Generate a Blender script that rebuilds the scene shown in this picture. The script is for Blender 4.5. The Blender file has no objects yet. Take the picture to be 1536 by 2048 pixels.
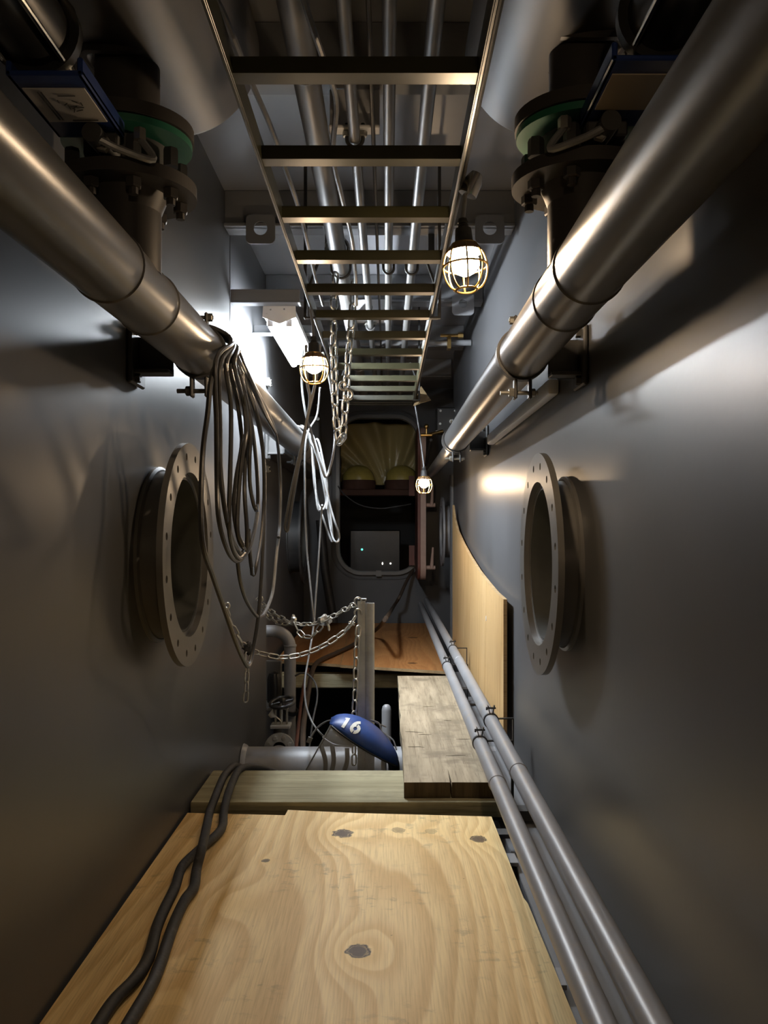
import bpy, bmesh, math, random
from mathutils import Vector, Matrix

random.seed(7)
PI = math.pi
SC = bpy.context.scene
COL = SC.collection

# ------------------------------------------------------------------ camera
F = 1740.0            # focal length in pixels of the 1536 x 2048 frame
CX, CY = 775.0, 1055.0  # principal point of the passage (vanishing point)
CAMZ = 0.873          # lens height above the plywood deck
cam = bpy.data.cameras.new('camera')
cam.sensor_width = 36.0
cam.lens = F / 2048.0 * 36.0
cam.shift_x = -(CX - 768.0) / 2048.0
cam.shift_y = (CY - 1024.0) / 2048.0
cam.clip_start = 0.02
camo = bpy.data.objects.new('camera', cam)
camo.location = (0, 0, CAMZ)
camo.rotation_euler = (PI / 2, 0, 0)
COL.objects.link(camo)
SC.camera = camo

# ------------------------------------------------------------------ world, exposure
w = bpy.data.worlds.new('dark_hold')
w.use_nodes = True
w.node_tree.nodes['Background'].inputs[0].default_value = (0.55, 0.6, 0.7, 1)
w.node_tree.nodes['Background'].inputs[1].default_value = 0.012
SC.world = w
SC.view_settings.view_transform = 'Standard'
SC.view_settings.look = 'None'
SC.view_settings.gamma = 1.0
SC.view_settings.use_curve_mapping = False
SC.view_settings.exposure = 0.32
SC.cycles.use_denoising = True
SC.cycles.sample_clamp_indirect = 4.0
SC.cycles.max_bounces = 10

# lamp strengths (used by the lamp builders below)
BULB_GLOW = 240.0
TUBE_GLOW = 310.0
COOL = (0.86, 0.93, 1.0)

# ------------------------------------------------------------------ helpers
def P(px, py, d):
    """pixel of the photograph at distance d along the passage -> world point"""
    return Vector(((px - CX) / F * d, d, CAMZ - (py - CY) / F * d))

def PX(px, py, x):
    """pixel -> world point on the plane X = x"""
    d = x * F / (px - CX)
    return P(px, py, d)

def PZ(px, py, z):
    """pixel -> world point on the level plane Z = z"""
    d = (CAMZ - z) * F / (py - CY)
    return P(px, py, d)

def spline(pts, n=6):
    """Catmull-Rom resample"""
    pts = [Vector(p) for p in pts]
    if len(pts) < 3:
        return pts
    out = []
    P_ = [pts[0] * 2 - pts[1]] + pts + [pts[-1] * 2 - pts[-2]]
    for i in range(1, len(P_) - 2):
        a, b, c, d = P_[i - 1], P_[i], P_[i + 1], P_[i + 2]
        for k in range(n):
            t = k / n
            out.append(0.5 * ((2 * b) + (c - a) * t + (2 * a - 5 * b + 4 * c - d) * t * t + (3 * b - a - 3 * c + d) * t ** 3))
    out.append(pts[-1])
    return out

class MB:
    def __init__(s):
        s.v = []; s.f = []
    def add(s, vs, fs):
        b = len(s.v)
        s.v += [Vector(v) for v in vs]
        s.f += [tuple(b + i for i in f) for f in fs]
        return s
    def box(s, c, size, rot=None):
        x, y, z = (k / 2 for k in size)
        vs = [Vector((i * x, j * y, k * z)) for i in (-1, 1) for j in (-1, 1) for k in (-1, 1)]
        if rot is not None:
            vs = [rot @ v for v in vs]
        vs = [v + Vector(c) for v in vs]
        return s.add(vs, [(0, 1, 3, 2), (4, 6, 7, 5), (0, 4, 5, 1), (2, 3, 7, 6), (0, 2, 6, 4), (1, 5, 7, 3)])
    def bbox(s, lo, hi, bev=0.003, seg=1):
        bm = bmesh.new()
        bmesh.ops.create_cube(bm, size=1)
        c = [(a + b) / 2 for a, b in zip(lo, hi)]
        for v in bm.verts:
            v.co = Vector((c[0] + v.co.x * (hi[0] - lo[0]), c[1] + v.co.y * (hi[1] - lo[1]), c[2] + v.co.z * (hi[2] - lo[2])))
        bmesh.ops.bevel(bm, geom=bm.edges[:], offset=bev, segments=seg, affect='EDGES', profile=0.5)
        return s.frombm(bm)
    def frombm(s, bm):
        bm.verts.index_update()
        s.add([v.co.copy() for v in bm.verts], [tuple(v.index for v in f.verts) for f in bm.faces])
        bm.free()
        return s
    def tube(s, pts, r, n=10, closed=False, caps=True):
        pts = [Vector(p) for p in pts]
        m = len(pts)
        rs = r if isinstance(r, (list, tuple)) else [r] * m
        T = []
        for i in range(m):
            if closed:
                t = pts[(i + 1) % m] - pts[i - 1]
            else:
                t = pts[min(i + 1, m - 1)] - pts[max(i - 1, 0)]
            T.append(t.normalized() if t.length > 1e-9 else Vector((0, 0, 1)))
        a = Vector((0, 0, 1)) if abs(T[0].z) < 0.9 else Vector((1, 0, 0))
        nrm = (a - T[0] * a.dot(T[0])).normalized()
        rings = []
        for i in range(m):
            nrm = nrm - T[i] * nrm.dot(T[i])
            nrm = nrm.normalized() if nrm.length > 1e-6 else T[i].orthogonal().normalized()
            b = T[i].cross(nrm)
            rings.append([pts[i] + (nrm * math.cos(2 * PI * k / n) + b * math.sin(2 * PI * k / n)) * rs[i] for k in range(n)])
        vs = [v for r_ in rings for v in r_]
        fs = []
        for i in range(m if closed else m - 1):
            j = (i + 1) % m
            for k in range(n):
                l = (k + 1) % n
                fs.append((i * n + k, i * n + l, j * n + l, j * n + k))
        if caps and not closed:
            fs.append(tuple(range(n - 1, -1, -1)))
            fs.append(tuple((m - 1) * n + k for k in range(n)))
        return s.add(vs, fs)
    def cyl(s, a, b, r, n=20, r2=None, caps=True):
        return s.tube([a, b], [r, r if r2 is None else r2], n, caps=caps)
    def lathe(s, o, ax, prof, n=32):
        """prof: list of (distance along ax, radius); closed end to end when radii are 0"""
        o = Vector(o); ax = Vector(ax).normalized()
        u = ax.orthogonal().normalized(); v_ = ax.cross(u)
        vs = []; fs = []
        for (h, r) in prof:
            for k in range(n):
                t = 2 * PI * k / n
                vs.append(o + ax * h + (u * math.cos(t) + v_ * math.sin(t)) * r)
        for i in range(len(prof) - 1):
            for k in range(n):
                l = (k + 1) % n
                fs.append((i * n + k, i * n + l, (i + 1) * n + l, (i + 1) * n + k))
        return s.add(vs, fs)
    def ring(s, o, ax, h, ro, ri, n=48):
        """flat annular plate from o along ax, thickness h"""
        return s.lathe(o, ax, [(0, ri), (0, ro), (h, ro), (h, ri), (0, ri)], n)
    def hexa(s, o, ax, h, r, n=6):
        return s.lathe(o, ax, [(0, 0.0001), (0, r), (h * .85, r), (h, r * .86), (h, 0.0001)], n)
    def sphere(s, c, r, n=16, m=10, sc=(1, 1, 1)):
        vs = []; fs = []
        for i in range(m + 1):
            a = PI * i / m
            for k in range(n):
                t = 2 * PI * k / n
                vs.append(Vector(c) + Vector((r * sc[0] * math.sin(a) * math.cos(t), r * sc[1] * math.sin(a) * math.sin(t), r * sc[2] * math.cos(a))))
        for i in range(m):
            for k in range(n):
                l = (k + 1) % n
                fs.append((i * n + k, (i + 1) * n + k, (i + 1) * n + l, i * n + l))
        return s.add(vs, fs)
    def plate(s, outer, holes, o, u, v, th):
        """plate with holes: 2-D loops in the frame (o, u, v); thickness th along u x v"""
        o, u, v = Vector(o), Vector(u), Vector(v)
        nn = u.cross(v).normalized() * th
        bm = bmesh.new()
        loops = []; eds = []
        for lp in [outer] + holes:
            vv = [bm.verts.new(o + u * a + v * b) for a, b in lp]
            loops.append(vv)
            for i in range(len(vv)):
                eds.append(bm.edges.new((vv[i], vv[(i + 1) % len(vv)])))
        bmesh.ops.triangle_fill(bm, use_beauty=True, use_dissolve=False, edges=eds, normal=nn)
        bm.verts.index_update()
        vs = [x.co.copy() for x in bm.verts]
        tri = []
        for f in bm.faces:
            ids = [x.index for x in f.verts]
            if f.normal.dot(nn) > 0:
                ids.reverse()
            tri.append(tuple(ids))
        lp_ids = [[x.index for x in l] for l in loops]
        bm.free()
        N = len(vs)
        fs = list(tri) + [tuple(N + i for i in reversed(t)) for t in tri]
        for l in lp_ids:
            for i in range(len(l)):
                a, b = l[i], l[(i + 1) % len(l)]
                fs.append((a, b, N + b, N + a))
        return s.add(vs + [x + nn for x in vs], fs)
    def mesh(s, name, mat, off=Vector((0, 0, 0)), smooth=True, angle=35):
        me = bpy.data.meshes.new(name)
        off = Vector(off)
        me.from_pydata([v - off for v in s.v], [], s.f)
        bm = bmesh.new(); bm.from_mesh(me)
        bmesh.ops.remove_doubles(bm, verts=bm.verts, dist=1e-6)
        bmesh.ops.recalc_face_normals(bm, faces=bm.faces)
        bm.to_mesh(me); bm.free()
        if smooth:
            me.polygons.foreach_set('use_smooth', [True] * len(me.polygons))
            me.set_sharp_from_angle(angle=math.radians(angle))
        if mat:
            me.materials.append(mat)
        me.update()
        return me

def circle(cx, cy, r, n=24, ph=0.0):
    return [(cx + r * math.cos(2 * PI * k / n + ph), cy + r * math.sin(2 * PI * k / n + ph)) for k in range(n)]

def rrect(x0, y0, x1, y1, r, n=8):
    out = []
    for cx, cy, a in ((x1 - r, y0 + r, -PI / 2), (x1 - r, y1 - r, 0), (x0 + r, y1 - r, PI / 2), (x0 + r, y0 + r, PI)):
        for k in range(n + 1):
            t = a + PI / 2 * k / n
            out.append((cx + r * math.cos(t), cy + r * math.sin(t)))
    return out

def wpos(o):
    p = Vector((0, 0, 0))
    while o is not None:
        p += o.location; o = o.parent
    return p

def tag(o, label=None, cat=None, group=None, kind=None):
    if label: o['label'] = label
    if cat: o['category'] = cat
    if group: o['group'] = group
    if kind: o['kind'] = kind
    return o

def thing(name, label, cat, loc=(0, 0, 0), group=None):
    o = bpy.data.objects.new(name, None)
    o.empty_display_size = 0.05
    COL.objects.link(o); o.location = loc
    return tag(o, label, cat, group)

def part(name, mb, mat, parent, label=None, smooth=True, angle=35):
    me = mb.mesh(name, mat, wpos(parent), smooth, angle)
    o = bpy.data.objects.new(name, me)
    COL.objects.link(o); o.parent = parent
    if label: o['label'] = label
    return o

def solo(name, mb, mat, label, cat, loc=(0, 0, 0), group=None, smooth=True, angle=35):
    o = bpy.data.objects.new(name, mb.mesh(name, mat, loc, smooth, angle))
    COL.objects.link(o); o.location = loc
    return tag(o, label, cat, group)

def struct(name, mb, mat, label, cat, loc=(0, 0, 0), smooth=False, angle=35):
    o = solo(name, mb, mat, label, cat, loc, None, smooth, angle)
    o['kind'] = 'structure'
    return o

def copy_part(src, parent, mat_local):
    c = src.copy(); COL.objects.link(c); c.parent = parent
    c.matrix_local = mat_local
    return c

# ------------------------------------------------------------------ materials
class NT:
    """tiny expression helper on a node tree"""
    def __init__(s, mat):
        s.t = mat.node_tree; s.n = s.t.nodes
    def node(s, typ, **kw):
        x = s.n.new(typ)
        for k, v in kw.items():
            setattr(x, k, v)
        return x
    def put(s, sock, val):
        if hasattr(val, 'is_linked') or isinstance(val, bpy.types.NodeSocket):
            s.t.links.new(val, sock)
        else:
            sock.default_value = val
    def m(s, op, a, b=0.0, c=0.0):
        x = s.node('ShaderNodeMath', operation=op)
        s.put(x.inputs[0], a); s.put(x.inputs[1], b); s.put(x.inputs[2], c)
        return x.outputs[0]
    def smooth(s, v, lo, hi):
        x = s.node('ShaderNodeMapRange', interpolation_type='SMOOTHSTEP')
        s.put(x.inputs[0], v)
        x.inputs[1].default_value = lo; x.inputs[2].default_value = hi
        return x.outputs[0]
    def noise(s, vec, scale, detail=3, rough=0.5):
        x = s.node('ShaderNodeTexNoise')
        s.put(x.inputs['Vector'], vec)
        x.inputs['Scale'].default_value = scale; x.inputs['Detail'].default_value = detail; x.inputs['Roughness'].default_value = rough
        return x.outputs[0]
    def mapv(s, vec, scale, loc=(0, 0, 0)):
        x = s.node('ShaderNodeMapping')
        s.put(x.inputs[0], vec); x.inputs['Scale'].default_value = scale; x.inputs['Location'].default_value = loc
        return x.outputs[0]
    def ramp(s, v, stops):
        x = s.node('ShaderNodeValToRGB')
        s.put(x.inputs[0], v)
        e = x.color_ramp.elements
        while len(e) < len(stops):
            e.new(0.5)
        for el, (p, c) in zip(e, stops):
            el.position = p; el.color = (*c, 1)
        return x.outputs[0]
    def mix(s, f, a, b, mode='MIX'):
        x = s.node('ShaderNodeMix', data_type='RGBA', blend_type=mode)
        s.put(x.inputs[0], f)
        for sock, v in ((x.inputs[6], a), (x.inputs[7], b)):
            s.put(sock, v if not isinstance(v, tuple) else (*v, 1))
        return x.outputs[2]
    def bump(s, h, strength, dist=0.002):
        x = s.node('ShaderNodeBump')
        s.put(x.inputs['Height'], h); x.inputs['Strength'].default_value = strength; x.inputs['Distance'].default_value = dist
        return x.outputs[0]
    def objco(s):
        return s.node('ShaderNodeTexCoord').outputs['Object']

def base_mat(name):
    m = bpy.data.materials.new(name); m.use_nodes = True
    return m, NT(m), m.node_tree.nodes['Principled BSDF']

def paint(name, col, rough=0.4, metal=0.0, var=0.15, scale=6, bump=0.15, bscale=60, dirt=None, coat=0.0, rv=0.06, spec=0.5):
    m, t, b = base_mat(name)
    co = t.objco()
    n1 = t.noise(co, scale, 5, 0.6)
    lo = tuple(c * (1 - var) for c in col); hi = tuple(min(1, c * (1 + var)) for c in col)
    c = t.ramp(n1, [(0.3, lo), (0.7, hi)])
    if dirt:
        n2 = t.noise(co, scale * 2.3, 6, 0.7)
        c = t.mix(t.smooth(n2, 0.52, 0.75), c, dirt)
    t.put(b.inputs['Base Color'], c)
    r = t.m('MULTIPLY_ADD', n1, 2 * rv, rough - rv)
    t.put(b.inputs['Roughness'], r)
    b.inputs['Metallic'].default_value = metal
    b.inputs['Coat Weight'].default_value = coat
    b.inputs['Specular IOR Level'].default_value = spec
    if bump:
        t.put(b.inputs['Normal'], t.bump(t.noise(co, bscale, 3), bump))
    return m

def emit(name, col, strength):
    m = bpy.data.materials.new(name); m.use_nodes = True
    nt = m.node_tree; nt.nodes.clear()
    e = nt.nodes.new('ShaderNodeEmission'); o = nt.nodes.new('ShaderNodeOutputMaterial')
    e.inputs[0].default_value = (*col, 1); e.inputs[1].default_value = strength
    nt.links.new(e.outputs[0], o.inputs[0])
    return m

def wood_ply(name, knots, base, band, freq=26.0, dirty=0.5, off=(0, 0), axis=0):
    """rotary-cut softwood face: grain contours that swirl around knots"""
    m, t, b = base_mat(name)
    co = t.objco()
    sep = t.node('ShaderNodeSeparateXYZ'); t.put(sep.inputs[0], co)
    ax = [(0, 1), (1, 0), (1, 2)][axis]      # (across grain, along grain)
    x = t.m('ADD', sep.outputs[ax[0]], off[0]); y = t.m('ADD', sep.outputs[ax[1]], off[1])
    comb = t.node('ShaderNodeCombineXYZ'); t.put(comb.inputs[0], x); t.put(comb.inputs[1], y)
    v = comb.outputs[0]
    sv = t.mapv(v, (2.6, 0.42, 1), (1.3, 4.1, 0))
    h = t.m('MULTIPLY_ADD', t.noise(sv, 1.0, 1.5, 0.4), 0.85, t.m('MULTIPLY', x, 1.1))
    h = t.m('MULTIPLY_ADD', t.noise(t.mapv(v, (11, 1.1, 1)), 1.0, 2), 0.07, h)
    dark = None; glow = None
    for (kx, ky, r, amp, dk) in knots:
        dx = t.m('SUBTRACT', x, kx); dy = t.m('SUBTRACT', y, ky)
        d2 = t.m('ADD', t.m('MULTIPLY', dx, dx), t.m('MULTIPLY', t.m('MULTIPLY', dy, dy), 0.42))
        g = t.m('POWER', 2.718, t.m('MULTIPLY', d2, -1.0 / (2.6 * r) ** 2))
        h = t.m('MULTIPLY_ADD', g, amp, h)
        d = t.m('SQRT', t.m('ADD', t.m('MULTIPLY', dx, dx), t.m('MULTIPLY', t.m('MULTIPLY', dy, dy), 0.8)))
        d = t.m('MULTIPLY_ADD', t.m('SUBTRACT', t.noise(v, 60, 3), 0.5), r * 0.9, d)
        k = t.m('MULTIPLY', t.m('SUBTRACT', 1.0, t.smooth(d, r * 0.62, r * 0.95)), dk)
        rim = t.m('MULTIPLY', t.m('SUBTRACT', 1.0, t.smooth(t.m('ABSOLUTE', t.m('SUBTRACT', d, r * 0.85)), 0.0, r * 0.22)), dk)
        k = t.m('MAXIMUM', t.m('MULTIPLY', k, 0.93), rim)
        dark = k if dark is None else t.m('MAXIMUM', dark, k)
        gg = t.m('POWER', 2.718, t.m('MULTIPLY', d2, -1.0 / (2.0 * r) ** 2))
        glow = gg if glow is None else t.m('MAXIMUM', glow, gg)
    s = t.m('FRACT', t.m('MULTIPLY', h, freq))
    # asymmetric growth ring: slow rise, quick fall
    s = t.m('SUBTRACT', t.smooth(s, 0.05, 0.82), t.smooth(s, 0.84, 0.99))
    fine = t.noise(t.mapv(v, (260, 7, 1)), 1.0, 3, 0.6)
    patch = t.noise(t.mapv(v, (2.2, 1.1, 1), (7, 2, 0)), 1.0, 3)
    f = t.m('MULTIPLY', t.m('MULTIPLY', s, 0.85), t.m('MULTIPLY_ADD', patch, 1.0, 0.15))
    c = t.mix(f, base, band)
    c = t.mix(t.m('MULTIPLY', t.smooth(fine, 0.35, 0.75), 0.38), c, tuple(k * 0.6 for k in band))
    c = t.mix(t.m('MULTIPLY', t.smooth(patch, 0.5, 0.75), 0.35), c, tuple(k * 0.82 for k in band))
    if glow is not None:
        c = t.mix(t.m('MULTIPLY', glow, 0.35), c, (min(1, base[0] * 1.05), base[1] * 0.95, base[2] * 0.75))
    # boot scuffs
    sc = t.m('MULTIPLY', t.smooth(t.noise(t.mapv(v, (22, 30, 1)), 1.0, 5, 0.65), 0.53, 0.66), t.smooth(t.noise(v, 3.1, 2), 0.47, 0.62))
    c = t.mix(t.m('MULTIPLY', sc, dirty * 0.55), c, (0.16, 0.12, 0.075))
    sp = t.smooth(t.noise(v, 70, 2), 0.74, 0.8)
    c = t.mix(t.m('MULTIPLY', sp, 0.6), c, (0.1, 0.05, 0.02))
    if dark is not None:
        kc = t.mix(t.noise(v, 160, 3), (0.008, 0.004, 0.003), (0.085, 0.045, 0.028))
        c = t.mix(dark, c, kc)
    t.put(b.inputs['Base Color'], c)
    b.inputs['Roughness'].default_value = 0.62
    b.inputs['Specular IOR Level'].default_value = 0.3
    t.put(b.inputs['Normal'], t.bump(t.m('ADD', fine, t.m('MULTIPLY', s, 0.4)), 0.12, 0.001))
    return m

def wood_old(name, c0, c1, c2, along=0, stain=0.6):
    """weathered sawn timber"""
    m, t, b = base_mat(name)
    co = t.objco()
    st = [(2.0, 26, 26), (26, 2.0, 26), (26, 26, 2.0)][along]
    w1 = t.noise(t.mapv(co, st), 1.0, 4, 0.6)
    st2 = tuple(k * 5 if k > 3 else k * 2.2 for k in st)
    w2 = t.noise(t.mapv(co, st2), 1.0, 4, 0.7)
    c = t.ramp(w1, [(0.3, c0), (0.62, c1)])
    c = t.mix(t.m('MULTIPLY', t.smooth(w2, 0.5, 0.72), 0.65), c, c2)
    big = t.noise(co, 5.5, 4, 0.62)
    c = t.mix(t.m('MULTIPLY', t.smooth(big, 0.5, 0.68), stain), c, tuple(k * 0.45 for k in c1))
    t.put(b.inputs['Base Color'], c)
    b.inputs['Roughness'].default_value = 0.8
    b.inputs['Specular IOR Level'].default_value = 0.2
    t.put(b.inputs['Normal'], t.bump(t.m('ADD', w2, t.m('MULTIPLY', w1, 0.7)), 0.5, 0.003))
    return m

M = {}
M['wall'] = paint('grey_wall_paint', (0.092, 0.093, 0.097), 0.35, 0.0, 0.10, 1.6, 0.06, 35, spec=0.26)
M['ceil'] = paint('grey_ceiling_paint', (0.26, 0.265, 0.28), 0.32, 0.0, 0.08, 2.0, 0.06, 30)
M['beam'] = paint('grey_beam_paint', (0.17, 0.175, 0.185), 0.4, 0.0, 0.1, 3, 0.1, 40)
M['pipe'] = paint('satin_grey_pipe_paint', (0.13, 0.129, 0.128), 0.3, 0.2, 0.04, 3, 0.0, 60, rv=0.02)
M['pipe_over'] = paint('dull_grey_pipe_paint', (0.12, 0.118, 0.115), 0.42, 0.05, 0.04, 3, 0.0, 60, rv=0.02, spec=0.25)
M['pipe_low'] = paint('dusty_grey_pipe_paint', (0.27, 0.275, 0.29), 0.4, 0.05, 0.12, 7, 0.1, 60, (0.3, 0.28, 0.25))
M['duct'] = paint('shaded_grey_paint', (0.05, 0.046, 0.044), 0.5, 0.0, 0.08, 3, 0.05, 40, spec=0.25)  # the common grey paint, darkened to stand in for weak light overhead
M['flange'] = paint('flange_grey_paint', (0.13, 0.127, 0.12), 0.36, 0.1, 0.12, 6, 0.1, 50)
M['bore_shade'] = paint('bore_shade_paint', (0.05, 0.052, 0.047), 0.6, 0.0, 0.2, 6, 0.15, 50)  # grey pipe interior darkened here to stand for the shade in the bore
M['dark'] = paint('dark_steel', (0.06, 0.06, 0.06), 0.5, 0.3, 0.2, 12, 0.1, 80)
M['black'] = paint('black_enamel', (0.018, 0.018, 0.018), 0.32, 0.0, 0.2, 12, 0.05, 80)
M['rubber'] = paint('black_rubber', (0.035, 0.034, 0.033), 0.62, 0.0, 0.3, 20, 0.3, 90, (0.09, 0.085, 0.08))
M['cable'] = paint('grey_cable_sheath', (0.05, 0.05, 0.05), 0.36, 0.0, 0.2, 15, 0.2, 120)
M['cable_light'] = paint('silver_grey_cable', (0.26, 0.265, 0.27), 0.34, 0.2, 0.2, 15, 0.25, 140)
M['rust_hose'] = paint('rust_red_hose', (0.08, 0.025, 0.014), 0.6, 0.0, 0.3, 15, 0.3, 60)
M['brown_hose'] = paint('brown_hose_rubber', (0.055, 0.038, 0.026), 0.6, 0.0, 0.3, 15, 0.3, 60)
M['galv'] = paint('galvanised_steel', (0.36, 0.37, 0.36), 0.45, 0.4, 0.2, 14, 0.1, 60)
M['tray'] = paint('olive_galvanised_tray', (0.026, 0.025, 0.011), 0.36, 0.15, 0.15, 12, 0.05, 60)
M['chain'] = paint('zinc_chain', (0.62, 0.62, 0.60), 0.27, 1.0, 0.15, 30, 0.1, 120)
M['chain_old'] = paint('dull_zinc_chain', (0.50, 0.48, 0.42), 0.4, 0.75, 0.25, 30, 0.15, 120)
M['bright'] = paint('bright_rod', (0.75, 0.75, 0.72), 0.2, 1.0, 0.05, 20, 0, 60)
M['bolt'] = paint('zinc_bolt', (0.45, 0.44, 0.40), 0.35, 0.8, 0.15, 30, 0.05, 60)
M['blue'] = paint('blue_enamel', (0.012, 0.035, 0.16), 0.35, 0.0, 0.15, 12, 0.05, 60)
M['helmet'] = paint('blue_helmet_plastic', (0.022, 0.062, 0.24), 0.46, 0.0, 0.25, 14, 0.06, 70, (0.05, 0.075, 0.16))
M['green'] = paint('green_gasket', (0.02, 0.14, 0.085), 0.45, 0.0, 0.1, 12, 0.05, 60)
M['label'] = paint('off_white_label', (0.55, 0.53, 0.5), 0.5, 0.0, 0.06, 9, 0, 60)
M['label_tan'] = paint('tan_label', (0.42, 0.36, 0.28), 0.5, 0.0, 0.06, 9, 0, 60)
M['ink'] = paint('dark_ink', (0.05, 0.05, 0.05), 0.6, 0.0, 0.05, 9, 0, 60)
M['white'] = paint('white_stencil_paint', (0.75, 0.75, 0.68), 0.5, 0.0, 0.12, 60, 0.05, 60)
M['enamel'] = paint('pale_enamel', (0.78, 0.79, 0.82), 0.32, 0.0, 0.04, 9, 0, 60)
M['red'] = paint('red_primer', (0.15, 0.045, 0.03), 0.55, 0.0, 0.2, 9, 0.1, 60)
M['pink'] = paint('door_edge_primer', (0.42, 0.28, 0.22), 0.5, 0.0, 0.12, 9, 0.1, 60)
M['yellow'] = paint('yellow_plastic_film', (0.60, 0.50, 0.13), 0.34, 0.0, 0.25, 6, 0.25, 20)
M['maroon'] = paint('brown_bundle_fabric', (0.10, 0.05, 0.035), 0.8, 0.0, 0.2, 9, 0.2, 50)
M['brass'] = paint('brass', (0.62, 0.42, 0.16), 0.3, 1.0, 0.1, 30, 0, 60)
M['foil'] = paint('silver_duct_tape', (0.6, 0.6, 0.58), 0.3, 0.8, 0.25, 40, 0.8, 90)
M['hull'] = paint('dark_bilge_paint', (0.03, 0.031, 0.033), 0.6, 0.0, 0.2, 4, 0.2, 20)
M['paper'] = paint('white_tag', (0.72, 0.70, 0.64), 0.6, 0.0, 0.05, 9, 0, 60)
M['ply_edge'] = wood_old('plywood_edge', (0.30, 0.20, 0.10), (0.42, 0.30, 0.16), (0.2, 0.12, 0.06), 0, 0.3)
M['timber'] = wood_old('treated_timber', (0.24, 0.215, 0.13), (0.37, 0.335, 0.215), (0.14, 0.12, 0.07), 0, 0.4)
M['timber_far'] = wood_old('lightened_treated_timber', (0.34, 0.31, 0.20), (0.52, 0.48, 0.33), (0.22, 0.20, 0.12), 0, 0.35)  # lighter copy of the treated timber, offsetting the shade in the pit
M['plank'] = wood_old('weathered_scaffold_plank', (0.24, 0.195, 0.13), (0.42, 0.345, 0.24), (0.13, 0.10, 0.065), 1, 0.8)
M['end_grain'] = wood_old('dark_end_grain', (0.045, 0.033, 0.02), (0.10, 0.075, 0.045), (0.03, 0.02, 0.012), 2, 0.5)
M['ply_near'] = wood_ply('plywood_near', [
    (-0.128, 2.482, 0.030, 0.16, 1.0), (0.032, 2.51, 0.020, 0.05, 0.55), (0.126, 2.50, 0.019, 0.05, 0.38),
    (0.255, 2.438, 0.024, 0.10, 0.95), (-0.060, 1.793, 0.027, 0.17, 1.0), (-0.32, 2.28, 0.011, 0.03, 0.9),
    (-0.36, 2.02, 0.03, 0.09, 0.0), (-0.40, 1.55, 0.04, 0.10, 0.12)],
    (0.97, 0.73, 0.36), (0.66, 0.39, 0.13), 15.0, 0.6, (0, 0))
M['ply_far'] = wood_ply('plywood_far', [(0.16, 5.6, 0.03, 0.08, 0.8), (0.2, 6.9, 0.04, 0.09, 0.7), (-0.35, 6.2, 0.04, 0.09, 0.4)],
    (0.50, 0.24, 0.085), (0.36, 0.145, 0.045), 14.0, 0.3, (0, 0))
M['ply_wall'] = wood_ply('plywood_leaning', [(0.62, 3.7, 0.016, 0.05, 0.8), (0.45, 4.6, 0.05, 0.16, 0.25), (0.75, 5.3, 0.05, 0.12, 0.3)],
    (0.60, 0.41, 0.20), (0.43, 0.25, 0.09), 15.0, 0.25, (0, 0), 2)

def glassy(name, tint, alpha, rough=0.08):
    m = bpy.data.materials.new(name); m.use_nodes = True
    nt = m.node_tree; b = nt.nodes['Principled BSDF']
    b.inputs['Base Color'].default_value = (*tint, 1)
    b.inputs['Roughness'].default_value = rough
    tr = nt.nodes.new('ShaderNodeBsdfTransparent'); mx = nt.nodes.new('ShaderNodeMixShader')
    mx.inputs[0].default_value = alpha
    nt.links.new(tr.outputs[0], mx.inputs[1]); nt.links.new(b.outputs[0], mx.inputs[2])
    nt.links.new(mx.outputs[0], nt.nodes['Material Output'].inputs[0])
    return m
M['visor'] = glassy('clear_scuffed_visor', (0.5, 0.5, 0.48), 0.24)
M['film'] = glassy('translucent_yellow_film', (0.72, 0.62, 0.30), 0.88, 0.25)
M['hood'] = paint('brown_bakelite', (0.20, 0.12, 0.06), 0.4, 0.0, 0.1, 20, 0, 60)
M['bulb'] = emit('hot_bulb', (1.0, 0.72, 0.45), BULB_GLOW)
M['tube'] = emit('fluorescent_tube', COOL, TUBE_GLOW)
M['led_green'] = emit('green_indicator', (0.15, 0.9, 0.65), 1.2)
M['led_white'] = emit('white_indicator', (1, 0.95, 0.85), 3.0)

# ------------------------------------------------------------------ the room shell
XL, XR = -0.62, 0.485          # wall faces
ZC = CAMZ + 1.28               # ceiling underside
YB, YE = -2.2, 8.0             # passage from behind the lens to the end bulkhead
ZF = -1.0                      # bilge bottom
FL = dict(y=2.357, z=0.80, r=0.225)     # near left pipe stub
FR = dict(y=2.373, z=0.775, r=0.225)    # near right pipe stub

# left wall: near part with a round opening; alcove behind; upper far part
mb = MB()
mb.plate([(YB, ZF), (4.45, ZF), (4.45, ZC), (YB, ZC)], [circle(FL['y'], FL['z'], FL['r'] - 0.004, 48)],
         (XL, 0, 0), (0, 1, 0), (0, 0, 1), -0.012)
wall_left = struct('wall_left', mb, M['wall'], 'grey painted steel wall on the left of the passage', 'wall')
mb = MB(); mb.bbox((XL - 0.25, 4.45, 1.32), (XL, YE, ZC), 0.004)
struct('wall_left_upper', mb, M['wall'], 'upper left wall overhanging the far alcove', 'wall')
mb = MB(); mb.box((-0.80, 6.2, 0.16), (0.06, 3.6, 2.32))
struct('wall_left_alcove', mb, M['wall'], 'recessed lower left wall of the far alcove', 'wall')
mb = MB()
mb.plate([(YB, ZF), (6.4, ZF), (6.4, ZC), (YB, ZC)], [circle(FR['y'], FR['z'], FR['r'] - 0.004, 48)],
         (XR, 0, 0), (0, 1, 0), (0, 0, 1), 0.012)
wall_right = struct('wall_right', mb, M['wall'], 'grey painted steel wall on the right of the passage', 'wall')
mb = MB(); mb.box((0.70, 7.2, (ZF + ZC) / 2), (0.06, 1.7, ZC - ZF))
struct('wall_right_far', mb, M['wall'], 'recessed far end of the right wall', 'wall')
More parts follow.
